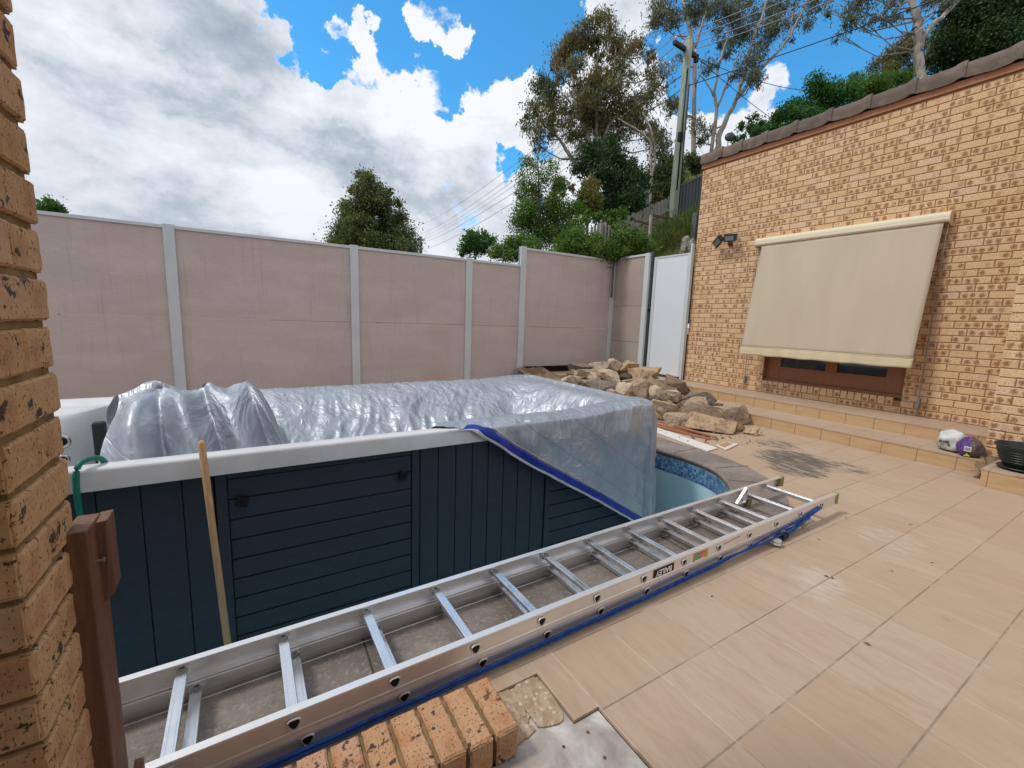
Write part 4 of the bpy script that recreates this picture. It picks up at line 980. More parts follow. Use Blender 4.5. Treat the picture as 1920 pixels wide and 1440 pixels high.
# rope run along the near side
def rope(pts, r=.0062):
    mb = MB(); P = [lw(*p) for p in pts]; Q = []
    for a, b2 in zip(P[:-1], P[1:]):
        n = max(1, int((b2-a).length/.03)); Q += [a.lerp(b2, k/n) for k in range(n)]
    Q.append(P[-1]); Q = [q+Vector((0, .0008*math.sin(i*.7), .001*math.cos(i*.5))) for i, q in enumerate(Q)]
    return mb.tube(Q, r, 7)
rp = rope([(-.2, -.012, .020), (.6, -.014, .016), (1.4, -.013, .018), (2.1, -.016, .020), (2.7, -.015, .028), (3.1, -.014, .05), (3.35, -.012, .070), (3.7, -.010, .088), (3.93, -.008, .118)]); rp.build('rope', M_rope, lad, smooth=True)
rp = rope([(-.2, -.013, .034), (1.0, -.013, .031), (2.2, -.015, .034), (2.9, -.016, .048), (3.2, -.02, .040), (3.42, -.018, .045), (3.70, -.012, .070), (3.78, -.018, .075)]); rp.build('rope', M_rope, lad, smooth=True)
rp = rope([(3.40, -.02, .018), (3.5, -.022, .030), (3.6, -.02, .048), (3.83, -.012, .092), (3.95, -.010, .112)], .008); rp.build('rope', M_rope, lad, smooth=True)
# maker's sticker and warning sticker, upside down as the ladder lies
M_white = mat('sticker_white', color=(.85, .85, .84), rough=.4)
def text_obj(txt, size, m, parent, name, O, U, V, N, ext=.0004, bold=.0):
    c = bpy.data.curves.new(name, 'FONT'); c.body = txt; c.size = size; c.extrude = ext; c.offset = bold; c.align_x = 'CENTER'; c.align_y = 'CENTER'; c.resolution_u = 3
    o = bpy.data.objects.new(name+'_tmp', c); scene.collection.objects.link(o)
    M = Matrix((U, V, N)).transposed().to_4x4(); M.translation = O; o.matrix_world = M
    bpy.context.view_layer.update(); dg = bpy.context.evaluated_depsgraph_get(); me = bpy.data.meshes.new_from_object(o.evaluated_get(dg)); me.transform(M); bpy.data.objects.remove(o)
    me.materials.clear(); me.materials.append(m); q = bpy.data.objects.new(name, me); scene.collection.objects.link(q); q.parent = parent
    if parent.type == 'EMPTY': q.matrix_parent_inverse = Matrix.Translation(-parent.location)
    return q
UXn = -LU; VXn = Vector((0, 0, -1)); NXn = UXn.cross(VXn)
xs_ = 2.325
mb = MB(); mb.box((xs_-.078, -.0030, Z1+.020), (xs_+.072, -.0018, Z1+.060), LM); st = mb.build('brand_sticker', M_black, lad)
text_obj('BAILEY', .040, M_white, lad, 'lettering', lw(xs_-.003, -.0034, Z1+.040), UXn*.96, VXn, NXn, .0003, .0012)
mb = MB(); mb.box((xs_+.235, -.0030, Z1+.016), (xs_+.355, -.0018, Z1+.060), LM); wst = mb.build('warning_sticker', mat('sticker_yellow', color=(.60, .50, .02), rough=.45), lad)
mb = MB(); mb.box((xs_+.243, -.0036, Z1+.024), (xs_+.286, -.0031, Z1+.058), LM); mb.build('green_field', mat('sticker_green', color=(.02, .22, .10), rough=.45), wst).matrix_parent_inverse = Matrix()
mb = MB(); mb.box((xs_+.287, -.0036, Z1+.028), (xs_+.330, -.0031, Z1+.058), LM); mb.build('red_field', mat('sticker_red', color=(.65, .045, .03), rough=.45), wst).matrix_parent_inverse = Matrix()
mb = MB(); mb.box((xs_+.243, -.0036, Z1+.017), (xs_+.322, -.0031, Z1+.0232), LM)
for k in range(9): mb.box((xs_+.247+.0088*k, -.0041, Z1+.030), (xs_+.249+.0088*k, -.0037, Z1+.052+.003*(k % 2)), LM)
mb.build('sticker_print', M_white, wst).matrix_parent_inverse = Matrix()
mb = MB(); mb.bar(lw(2.82, -.0018, Z1+.048), lw(2.98, -.0018, Z1+.057), .001, .0014); mb.build('scratch', M_black, lad)

# ------------------------------------------------------------------ outdoor blind, floodlight
bl = thing('outdoor_blind', 'beige canvas drop blind in a cream cassette hanging over the window', 'blind', (7.1, 3.1, 2.7))
BY0, BY1 = 1.925, 4.225
mb = MB(); pf = [(XW-.003, 2.655), (XW-.115, 2.655), (XW-.128, 2.675), (XW-.128, 2.70), (XW-.124, 2.705), (XW-.128, 2.71), (XW-.122, 2.745), (XW-.095, 2.772), (XW-.003, 2.78)]
n = len(pf); mb.add([(x, y, z) for y in (BY0, BY1) for x, z in pf], [tuple(range(n)), tuple(range(2*n-1, n-1, -1))]+[(i, (i+1) % n, n+(i+1) % n, n+i) for i in range(n)]); mb.build('cassette', M_cream, bl, bevel=.003)
for y in (BY0-.012, BY1):
    mb = MB(); mb.add([(x-.004, y+dy, z+(.004 if z > 2.7 else -.035 if x > XW-.05 else -.01)) for dy in (0, .012) for x, z in pf], [tuple(range(n)), tuple(range(2*n-1, n-1, -1))]+[(i, (i+1) % n, n+(i+1) % n, n+i) for i in range(n)])
    mb.build('end_plate', M_cream, bl, bevel=.002)
def blx(z): return XW-.10-.290*((2.66-z)/1.76)-.010*math.sin((2.66-z)/1.76*math.pi)
mb = MB(); ny, nz_ = 40, 30; y0b, y1b = 1.965, 4.125
mb.add([(blx(2.66-(2.66-1.02)*i/nz_)+.004*nz(j*.12, i*.10, 2), y0b+(y1b-y0b)*j/ny - (.0), 2.66-(2.66-1.02)*i/nz_) for i in range(nz_+1) for j in range(ny+1)], [(i*(ny+1)+j, i*(ny+1)+j+1, (i+1)*(ny+1)+j+1, (i+1)*(ny+1)+j) for i in range(nz_) for j in range(ny)])
cv = mb.build('canvas', M_canvas, bl, smooth=True); md = cv.modifiers.new('t', 'SOLIDIFY'); md.thickness = .002
mb = MB(); xb = blx(1.02)
mb.tube([(xb+.004, y0b-.01, 1.025), (xb+.004, y1b+.01, 1.025)], .012, 10); mb.build('bottom_bar', M_skirt, bl, smooth=True)
mb = MB(); ny = 60; mb.add([(xb-.004-.030*i/5+.005*math.sin(j*.9)*i/5, y0b-.008+(y1b-y0b+.016)*j/ny, 1.03-.125*i/5+.004*math.sin(j*.5)*(i/5)) for i in range(6) for j in range(ny+1)], [(i*(ny+1)+j, i*(ny+1)+j+1, (i+1)*(ny+1)+j+1, (i+1)*(ny+1)+j) for i in range(5) for j in range(ny)])
sk = mb.build('bottom_skirt', M_skirt, bl, smooth=True); md = sk.modifiers.new('t', 'SOLIDIFY'); md.thickness = .004
M_galv = mat('galvanised_rod', color=(.34, .35, .35), rough=.5, metal=.7)
for y in (1.935, 4.20):
    mb = MB(); mb.tube([(XW-.055, y, 2.63), (XW-.06, y, 2.50)], .006, 8); mb.tube([(XW-.075, y, 2.52), (XW-.075, y, 2.49), (XW-.03, y+.005, .42)], .006, 8); mb.box((XW-.06, y-.012, .40), (XW-.004, y+.012, .52)); mb.tube([(XW-.03, y+.005, .48), (XW-.03, y+.01, .30)], .009, 8)
    mb.tube([(XW-.03, y, .44), (XW-.09, y-.02, .47)], .008, 8); mb.build('side_rod', M_galv, bl)
fl = thing('floodlight', 'twin-head black outdoor floodlight fixed to the brick wall left of the blind', 'floodlight', (7.2, 4.72, 2.8))
M_flood = mat('black_lamp_housing', color=(.022, .022, .026), rough=.45)
mb = MB(); mb.lathe([(.0, -.004), (.045, -.004), (.045, .02), (.03, .035), (0, .035)], (XW-.002, 4.74, 2.78), 18, Matrix.Rotation(rad(-90), 3, 'Y')); mb.tube([(XW-.03, 4.74, 2.78), (XW-.07, 4.74, 2.80)], .016, 10); mb.build('mount', mat('brown_mount', color=(.12, .06, .035), rough=.6), fl)
for c, ry, rz in (((7.10, 4.655, 2.845), 12, 4), ((7.09, 4.865, 2.815), 30, -30)):
    M = Matrix.Translation(c) @ Matrix.Rotation(rad(rz), 4, 'Z') @ Matrix.Rotation(rad(rz*.9), 4, 'X') @ Matrix.Rotation(rad(-ry), 4, 'Y')
    mb = MB(); mb.add([M @ Vector(q) for q in ((-.045, -.105, -.065), (-.045, .105, -.065), (-.045, .105, .065), (-.045, -.105, .065), (.045, -.085, -.045), (.045, .085, -.045), (.055, .08, .06), (.055, -.08, .06))], [(0, 1, 2, 3), (7, 6, 5, 4), (0, 4, 5, 1), (1, 5, 6, 2), (2, 6, 7, 3), (3, 7, 4, 0)])
    h = mb.build('lamp_head', M_flood, fl, bevel=.008)
    m2 = MB(); m2.box((-.049, -.075, -.042), (-.0465, .075, .030), M); m2.build('lens', mat('lamp_lens', color=(.20, .20, .19), rough=.2), h).matrix_parent_inverse = Matrix()

# ------------------------------------------------------------------ pot and bags on the steps
pot = thing('plant_pot', 'empty dark green plastic plant pot standing in its saucer on the tiled ledge', 'plant pot', (5.78, .80, .16))
M_pot = mat('dark_green_plastic', color=(.013, .024, .020), rough=.35)
pc = (5.78, .80, .16)
mb = MB(); mb.lathe([(.0, .02), (.105, .02), (.115, .03), (.150, .12), (.172, .19), (.176, .20), (.188, .202), (.190, .222), (.180, .224), (.172, .20), (.14, .10), (.10, .05), (0, .05)], pc, 40); mb.build('pot', M_pot, pot, auto=40)
mb = MB()
for k in range(5): mb.lathe([(.140+.007*k, .075+.022*k), (.1455+.007*k, .079+.022*k), (.142+.007*k, .083+.022*k)], pc, 40)
mb.build('ribs', M_pot, pot)
mb = MB(); mb.lathe([(0, .003), (.12, .003), (.150, .022), (.154, .022), (.150, .030), (.145, .027), (.12, .010), (0, .010)], pc, 36); mb.build('saucer', M_pot, pot, auto=40)
def blob_mesh(c, r, seed, amp=.22, sub=4, flat=.06):
    bm = bmesh.new(); bmesh.ops.create_icosphere(bm, subdivisions=sub, radius=1); c = Vector(c); R = Vector(r)
    for v in bm.verts:
        n = v.co.normalized(); k = 1+amp*noise.noise(n*1.6+Vector((seed, 0, 0)))+amp*.5*abs(noise.noise(n*4.2+Vector((0, seed, 0))))+amp*.22*noise.noise(n*11+Vector((0, 0, seed)))
        q = Vector((n.x*R.x, n.y*R.y, n.z*R.z))*k; q.z = max(q.z, -R.z*flat*10*.08-R.z*.62); v.co = q+c
    vs = [v.co.copy() for v in bm.verts]; fs = [[v.index for v in f.verts] for f in bm.faces]; bm.free(); return vs, fs
def bag_fn(kind):
    def f(g, b):
        tc = g.node('ShaderNodeTexCoord').outputs['Generated']; x, y, z = g.xyz(tc); n = g.noise(tc, 4.0, 5, .6); n2 = g.noise(tc, 9, 4, .6)
        if kind == 'white':
            base = g.mix(g.step(n, .3, .7), (.68, .69, .66), (.52, .55, .52)); base = g.mix(g.math('MULTIPLY', g.step(n2, .56, .60), g.step(z, .6, .3)), base, (.06, .14, .10)); base = g.mix(g.step(g.noise(tc, 6, 2), .67, .69), base, (.40, .05, .04))
        else:
            base = g.mix(g.step(y, .42, .46), (.12, .09, .08), (.085, .028, .20)); base = g.mix(g.step(g.noise(tc, 5, 2), .60, .63, 0, .9), base, (.16, .05, .32)); base = g.mix(g.step(n2, .62, .66, 0, .6), base, (.30, .27, .27))
        g.set(b.inputs['Base Color'], base); bump(g, b, g.noise(tc, 16, 5, .65), .8, .01)
    return f
def bag_at(name, c, r, seed, m, label):
    vs, fs = blob_mesh(c, r, seed); mb = MB(); mb.add(vs, fs); return tag(mb.build(name, m, smooth=True), label, 'bag')
wb = bag_at('potting_bag', (6.13, 1.335, .238), (.11, .115, .115), 3.3, mat('white_printed_bag', bag_fn('white'), rough=.35), 'crumpled white and green printed plastic bag slumped on the lower step')
pb = bag_at('fertiliser_bag', (6.04, 1.185, .225), (.085, .09, .105), 8.1, mat('purple_printed_bag', bag_fn('purple'), rough=.25), 'half empty purple plastic bag with a barcode on the step next to the white bag')
mb = MB(); d = Vector((-.9, -.15, .2)).normalized()
mb = MB(); mb.box((5.945, 1.155, .205), (5.950, 1.205, .250)); q = mb.build('barcode_label', M_white, pb); q.matrix_parent_inverse = Matrix()
mb = MB()
for k in range(11): mb.box((5.9435, 1.159+.004*k, .212), (5.9445, 1.159+.004*k+(.002 if k % 3 else .001), .243))
mb.build('barcode', M_black, pb)
mb = MB(); mb.add([(5.95, 1.155, .158), (5.95, 1.205, .155), (5.945, 1.18, .185)], [(0, 2, 1)]); mb.build('yellow_flash', mat('yellow_print', color=(.75, .65, .05), rough=.4), pb)
def mini(txt, size, O, parent, m): return text_obj(txt, size, m, parent, 'lettering', O, Vector((.15, -1, .0)).normalized(), Vector((0, 0, 1)), Vector((-1, -.15, 0)).normalized(), .0004, .001)
mini('R ISE', .035, Vector((6.010, 1.37, .245)), wb, M_black)

# ------------------------------------------------------------------ offcuts on the paving
def plank(name, pts, z, t, m, label, cat, group=None):
    mb = MB(); mb.prism(pts, z, z+t); return tag(mb.build(name, m, bevel=.0015), label, cat, group)
plank('white_board', [(4.12, 2.72), (4.33, 2.74), (4.50, 3.95), (4.32, 3.97)], .003, .012, mat('white_board', color=(.68, .67, .64), rough=.6), 'flat white board lying on the paving below the rock pile', 'board')
plank('tile_offcut', [(4.36, 2.66), (4.42, 2.82), (4.66, 2.86), (4.72, 2.74)], .003, .012, mat('white_edge', color=(.66, .62, .56), rough=.6), 'small white-edged tile offcut lying beside the end of the white board', 'offcut')
plank('tile_fragment', [(4.42, 2.72), (4.45, 2.81), (4.64, 2.84), (4.66, 2.77)], .0152, .004, mat('terracotta_face', color=(.40, .23, .13), rough=.8), 'brown tile fragment on top of the small offcut', 'offcut')
M_strip = mat('red_brown_batten', timber_fn((.42, .19, .11), (.34, .14, .08), (.6, .45, .35)), rough=.7)
for (a, b2, z, L) in (((4.60, 3.02), (4.42, 4.25), .012, 'nearest'), ((4.72, 3.10), (4.50, 4.30), .012, 'middle'), ((4.66, 2.98), (4.66, 4.28), .036, 'topmost, crossing')):
    mb = MB(); mb.bar((a[0], a[1], z), (b2[0], b2[1], z+.012), .035, .02); tag(mb.build('timber_batten', M_strip, bevel=.002), 'thin red-brown timber batten at the foot of the rocks, the %s of three' % L, 'batten', 'battens lying below the rock pile')
# dead leaves
for i, (x, y) in enumerate([(2.63, .93), (3.05, 1.18), (3.35, .72), (3.02, .80), (1.56, 1.29), (3.9, .98), (2.2, .62), (4.9, 2.6), (2.62, .955), (1.9, 1.15), (5.1, 2.95), (3.6, 1.25)]):
    mb = MB(); a = RNG.uniform(0, 6.3); l = RNG.uniform(.008, .018); u = Vector((math.cos(a), math.sin(a), 0)); v = Vector((-u.y, u.x, 0)); c = Vector((x, y, .002))
    mb.add([c-u*l, c+v*l*.35+Vector((0, 0, .005)), c+u*l, c-v*l*.35+Vector((0, 0, .001))], [(0, 1, 2, 3)]); mb.add([c-u*l-Vector((0, 0, .001)), c-v*l*.3, c+u*l-Vector((0, 0, .001))], [(0, 1, 2)])
    tag(mb.build('fallen_leaf', M_leafyellow if i % 3 == 9 else M_timber), 'tiny curled brown dead leaf on the beige tiles', 'leaf', 'dead leaves scattered on the tiles')

# ------------------------------------------------------------------ rock pile
def rock(px, py, w, h, Y, tint, label, seed, flat=1.0, tilt=0.0, cat='rock', dep=None):
    d = (Y-CAM.y)/ray(px, py).y; c = at(px, py, d); s = d/FOC
    rx, rz = w*s/2*1.16, h*s/2*1.20; ry = dep if dep else min(.30, max(rx*.75, rz*.8))
    rr = random.Random(seed); bm = bmesh.new()
    for k in range(13):
        v = Vector((rr.gauss(0, 1), rr.gauss(0, 1), rr.gauss(0, 1))).normalized()
        m = max(abs(v.x), abs(v.y), abs(v.z)); v = v.lerp(v/m, .75)*rr.uniform(.80, 1.05); bm.verts.new(v)
    r_ = bmesh.ops.convex_hull(bm, input=bm.verts); bmesh.ops.delete(bm, geom=[v for v in bm.verts if not v.link_faces], context='VERTS')
    bmesh.ops.bevel(bm, geom=list(bm.edges), offset=.035, segments=1, affect='EDGES', profile=.6)
    bmesh.ops.triangulate(bm, faces=bm.faces); bmesh.ops.subdivide_edges(bm, edges=bm.edges, cuts=3, use_grid_fill=True)
    ext = [max(abs(v.co[i]) for v in bm.verts) for i in range(3)]
    for v in bm.verts:
        q = v.co.copy(); k = 1+.10*noise.noise(q*2.0+Vector((seed, 0, 0)))+.06*noise.noise(q*6+Vector((0, seed, 0)))
        v.co = Vector((q.x/ext[0]*rx, q.y/ext[1]*ry, q.z/ext[2]*rz))*k
    # long axis across the view, tilted in the picture plane
    me = bpy.data.meshes.new('rock'); bm.to_mesh(me); bm.free(); me.materials.append(M_rock)
    for p in me.polygons: p.use_smooth = False
    o = bpy.data.objects.new('rock', me); scene.collection.objects.link(o); c.z = max(c.z, rz*.72)
    o.matrix_world = Matrix.Translation(c) @ Matrix.Rotation(rad(-38), 4, 'Z') @ Matrix.Rotation(-tilt, 4, 'Y')
    o['tint'] = tint; return tag(o, label, cat, 'sandstone rocks heaped at the end of the pool')
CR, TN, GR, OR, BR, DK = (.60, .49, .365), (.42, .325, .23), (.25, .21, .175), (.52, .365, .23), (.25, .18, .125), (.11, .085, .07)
RK = [(500, 210, 165, 100, 6.1, GR, 'large grey-brown angular rock at the top left of the pile', -.3), (665, 205, 190, 90, 6.0, CR, 'pale rounded rock at the top of the pile, left of the cream one', .15),
      (770, 180, 95, 85, 6.25, CR, 'cream rock at the very top of the pile, below the corner post', 0), (738, 160, 80, 50, 6.5, BR, 'small brown rock half hidden behind the cream rock on top', 0),
      (880, 192, 125, 88, 6.1, OR, 'smooth orange-cream rock at the top of the pile below the gate post', .1), (995, 255, 220, 95, 5.6, OR, 'long orange-brown rock lying in front of the foot of the white gate', .12),
      (565, 255, 200, 75, 5.5, TN, 'tan rock below the large grey-brown one', -.1), (440, 292, 140, 66, 5.3, CR, 'pale flat rock at the far left of the pile beside the silver cover', .15), (740, 262, 170, 84, 5.5, CR, 'pale wedge-shaped rock in the upper middle of the pile', -.3),
      (530, 312, 66, 50, 5.2, TN, 'small rounded tan rock near the left end of the pile', 0), (612, 285, 95, 76, 5.25, CR, 'small pale pointed rock near the left end of the pile', -.5), (668, 335, 250, 78, 5.0, GR, 'wide flat grey rock in the middle left of the pile', -.08),
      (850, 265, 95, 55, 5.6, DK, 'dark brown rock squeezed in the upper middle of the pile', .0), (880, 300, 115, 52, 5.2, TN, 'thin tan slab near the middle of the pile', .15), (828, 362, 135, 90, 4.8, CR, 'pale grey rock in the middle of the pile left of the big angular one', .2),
      (965, 352, 165, 135, 4.75, TN, 'big angular tan rock standing on its corner in the middle of the pile', -.5), (1100, 332, 150, 84, 4.9, TN, 'tan block rock right of the big angular one', -.35), (1220, 342, 165, 115, 4.9, BR, 'dark brown pointed rock at the right shoulder of the pile', -.45),
      (1290, 385, 80, 62, 4.8, DK, 'small rock tinted almost black for the shade of a slot against the step riser', .3), (1090, 398, 140, 90, 4.5, CR, 'pale grey-white rock below the tan block rock', -.5), (1212, 406, 120, 74, 4.4, CR, 'smooth pale rock below the dark pointed one', -.2),  # slot stone carries the dark gap's shade in its near-black tint
      (1085, 440, 110, 60, 4.3, DK, 'dark rock behind the corner of the silver cover', 0), (1192, 512, 260, 150, 3.95, CR, 'very large pale flat-faced rock next to the corner of the silver cover', -.15), (1400, 430, 205, 96, 4.15, GR, 'dark grey banded rock on the right side of the pile', .25),
      (1368, 465, 150, 76, 3.95, TN, 'round pinkish rock in front of the dark grey banded one', .1), (1450, 542, 350, 105, 3.75, BR, 'long dark brown slab on the lower right of the pile', -.1), (1220, 630, 175, 112, 3.65, TN, 'blocky tan rock under the very large pale one', -.05),
      (1440, 598, 280, 34, 3.55, TN, 'thin flat stone slab sandwiched above the front boulder', .05), (1468, 676, 345, 125, 3.35, OR, 'large rounded boulder at the front of the pile', .06), (1655, 620, 190, 140, 3.45, TN, 'rough brown rock at the lower right end of the pile', .5),
      (1692, 696, 88, 62, 3.15, OR, 'small round rock on the paving between the pile and the outermost stone', 0), (1800, 715, 118, 64, 2.95, OR, 'small orange stone lying alone at the right end of the pile', .1), (740, 378, 70, 40, 4.75, CR, 'small white rock showing just above the edge of the cover', 0)]
for i, (cx, cy, w, h, Y, tint, lab, tl) in enumerate(RK): rock(960+cx/4, 640+cy/4, w/4, h/4, Y, tint, lab, 100+i*7, tilt=tl)
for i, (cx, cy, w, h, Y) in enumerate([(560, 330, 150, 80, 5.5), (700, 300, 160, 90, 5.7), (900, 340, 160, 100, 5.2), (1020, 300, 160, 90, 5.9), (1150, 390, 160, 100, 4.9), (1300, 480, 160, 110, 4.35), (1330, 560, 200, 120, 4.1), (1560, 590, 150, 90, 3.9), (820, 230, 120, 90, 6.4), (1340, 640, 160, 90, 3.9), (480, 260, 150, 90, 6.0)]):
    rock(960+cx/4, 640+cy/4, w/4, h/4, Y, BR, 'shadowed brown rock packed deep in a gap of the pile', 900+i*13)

# fine rubble and chips shaken out of the pile
rr = random.Random(5); mb = MB()
for k in range(420):
    if k % 3: px, py, z = rr.uniform(1190, 1430), rr.uniform(745, 832), .004
    else: px, py, z = rr.uniform(1010, 1300), rr.uniform(700, 790), .004
    d = (z-CAM.z)/ray(px, py).z; p = at(px, py, d)
    if p.x > 5.9 or p.x < 4.25 or p.y > 6.6: continue
    s_ = rr.uniform(.006, .026)*(1 if rr.random() < .85 else 1.8); v = [Vector((rr.gauss(0, 1), rr.gauss(0, 1), rr.gauss(0, .6))).normalized()*s_*rr.uniform(.6, 1.1) for _ in range(4)]
    mb.add([p+q+Vector((0, 0, s_*.4)) for q in v], [(0, 1, 2), (0, 2, 3), (0, 3, 1), (1, 3, 2)])
M_rub = rough_mat('rubble', (.30, .22, .15), (.14, .10, .075), .95, 9, 60, .4, spec=.1)
tag(mb.build('rubble', M_rub), 'fine stone chips and grit strewn around the foot of the rocks', 'rubble', kind='stuff')
# ------------------------------------------------------------------ vegetation
NR = np.random.default_rng(11)
rF, rU, rR = np.array(_f), np.array(_u), np.array(_r)
def leaves(cent, rad_, count, size, droop=.3, aspect=.42, clump=.34, nclump=None, cr=(0, 1)):
    """leaf faces gathered in clumps through an ellipsoid; returns verts (n,4,3) and a per-leaf tone"""
    cent = np.array(cent); rad_ = np.array(rad_)
    k = nclump or max(4, int(count/38))
    d = NR.normal(size=(k, 3)); d /= np.linalg.norm(d, axis=1)[:, None]
    cc = d*(NR.uniform(.25, 1.0, (k, 1))**.5)*rad_*.86
    idx = NR.integers(0, k, count)
    sc = rad_.min()*clump*NR.uniform(.5, 1.5, (k, 1))
    P = cc[idx] + NR.normal(size=(count, 3))*sc[idx]*.95 + cent
    ax = NR.normal(size=(count, 3)); ax[:, 2] -= droop*3.0; ax /= np.linalg.norm(ax, axis=1)[:, None]
    t = NR.normal(size=(count, 3)); sd = np.cross(ax, t); sd /= np.linalg.norm(sd, axis=1)[:, None]+1e-9
    L = size*NR.uniform(.6, 1.35, (count, 1)); W = L*aspect
    v = np.stack([P-ax*L*.5, P+sd*W*.5-ax*L*.05, P+ax*L*.5, P-sd*W*.5-ax*L*.05], 1)
    ct = NR.uniform(0, 1, k)[idx]
    tone = np.clip(cr[0]+(cr[1]-cr[0])*(ct*.55+NR.uniform(0, 1, count)*.45), .001, 1)
    return v, tone
def leaf_obj(name, sets, m, parent, label=None):
    V = np.concatenate([s[0] for s in sets]); T = np.concatenate([s[1] for s in sets]); n = len(V)
    me = bpy.data.meshes.new(name); me.vertices.add(n*4); me.vertices.foreach_set('co', V.reshape(-1)); me.loops.add(n*4); me.loops.foreach_set('vertex_index', np.arange(n*4, dtype=np.int32))
    me.polygons.add(n); me.polygons.foreach_set('loop_start', np.arange(n, dtype=np.int32)*4); me.polygons.foreach_set('loop_total', np.full(n, 4, dtype=np.int32)); me.update()
    al = me.attributes.new('rnd', 'FLOAT', 'FACE'); al.data.foreach_set('value', T.astype(np.float32)); me.materials.append(m)
    o = bpy.data.objects.new(name, me); scene.collection.objects.link(o)
    if parent is not None: o.parent = parent; o.matrix_parent_inverse = Matrix.Translation(-parent.location)
    return o
def tree(name, label, cat, trunks, blobs, d, lm, bm_, dens=1.0, lsize=.10, group=None, droop=.3, aspect=.42, depth=1.0, base=None, twig=.02, branches=True, clump=.34, tones=None):
    """trunks: lists of (px, py, thickness px[, extra depth]); blobs: (px, py, rx, ry[, density[, depth offset]]) at distance d"""
    s = d/FOC; lsize *= .80
    tr = [[(at(q[0], q[1], d+(q[3] if len(q) > 3 else 0)), q[2]*s/2) for q in t] for t in trunks]
    b0 = tr[0][0][0] if tr else at(blobs[0][0], blobs[0][1], d)
    t = thing(name, label, cat, b0 if base is None else base, group)
    mb = MB(); nodes = []
    for k, pl in enumerate(tr):
        pts = []; rs = []
        for (p, r), (q, r2) in zip(pl[:-1], pl[1:]):
            for i in range(5): f = i/5; w = noise.noise_vector(p*1.3+Vector((f*3, 0, 0)))*min(.12, r*.8); pts.append(p.lerp(q, f)+w*(1 if i else 0)); rs.append(max(.008, r+(r2-r)*f))
        pts.append(pl[-1][0]); rs.append(max(.008, pl[-1][1]*.8))
        if k == 0 or pl[0][1] > .05:
            pts.insert(0, Vector((pts[0].x, pts[0].y, hill_h(pts[0].x, pts[0].y)-.4 if pts[0].x > 3 else -.2))) if pts[0].z > 1.0 and k == 0 else None
            if len(pts) > len(rs): rs.insert(0, rs[0]*1.15)
        mb.tube(pts, rs, 9); nodes += list(zip(pts, rs))
    sets = []
    for bi, bb in enumerate(blobs):
        px, py, rx, ry = bb[:4]; rx *= 1.12; ry *= 1.12; dn = bb[4] if len(bb) > 4 else 1.0; dz = bb[5] if len(bb) > 5 else NR.uniform(-1, 1)*depth
        c = at(px, py, d+dz); sx, sy = rx*(d+dz)/FOC, ry*(d+dz)/FOC
        if branches and nodes and twig:
            near = sorted(nodes, key=lambda q: (q[0]-c).length + (.6 if q[0].z > c.z else 0))[0]; a = near[0]
            mid = a.lerp(c, .5)+Vector((0, 0, -.12*(c-a).length))+noise.noise_vector(c)*.15
            r0 = min(near[1]*.6, twig*1.6); mb.tube([a, mid, c], [r0, twig*.8, twig*.4], 6)
            for _ in range(5):
                e = c+Vector((NR.uniform(-1, 1)*sx, NR.uniform(-1, 1)*sx, NR.uniform(-.8, .9)*sy))*.9; mb.tube([mid.lerp(c, NR.uniform(.3, 1)), c.lerp(e, .5)+Vector((0, 0, .03)), e], [twig*.45, twig*.3, twig*.2], 5)
        area = math.pi*rx*ry; n = int(area*s*s*dn*dens/(lsize*lsize*aspect*.5)*5.6)
        cr = tones[bi] if tones and bi in tones else (0, 1)
        sets.append(leaves(c, (sx, sx*.8+.08, sy), max(12, n), lsize, droop, aspect, clump, None, cr))
    if mb.v: mb.build('trunk', bm_, t, smooth=True)
    leaf_obj('crown', sets, lm, t); return t

# big spreading eucalypt behind the paling fence
big = [(1110, 45, 18, 17), (1135, 27, 15, 14, .6), (1143, 50, 14, 16, .9), (1080, 75, 24, 18, 1.2), (1060, 97, 22, 19, 1.3), (1102, 90, 20, 14), (1152, 80, 20, 19), (1157, 103, 18, 19, 1.1), (1188, 93, 19, 20), (1043, 122, 11, 20, 1.1),
       (1053, 147, 13, 11, .8), (1127, 118, 20, 14, .7), (1157, 128, 14, 14, .8), (1127, 147, 34, 15, 1.2), (1097, 165, 28, 18, 1.1), (1128, 178, 32, 17, 1.1), (1180, 143, 22, 15, .6), (1220, 103, 10, 20, .8), (1232, 142, 23, 20, .8), (1230, 168, 17, 14, .8), (1257, 188, 14, 14, .5),
       (1015, 160, 20, 18, 1.2), (1033, 170, 17, 13, 1.2), (1002, 200, 17, 17, .6), (1027, 217, 30, 20, .8), (988, 230, 13, 17, .7), (1063, 200, 20, 18, .7), (1110, 208, 33, 23, 1.2), (1168, 197, 32, 21, .9), (1193, 220, 16, 24, .8), (1127, 228, 38, 26, 1.1), (1077, 243, 24, 18, .8),
       (1018, 247, 30, 20, .6), (1008, 270, 18, 14, .4), (1177, 235, 20, 24, .8), (1227, 258, 21, 20, .8), (1243, 274, 16, 14, .6), (1235, 292, 24, 15, .35), (1075, 145, 14, 14, .5), (1200, 180, 22, 14, .4), (1140, 275, 30, 22, .5), (1095, 285, 24, 20, .45)]
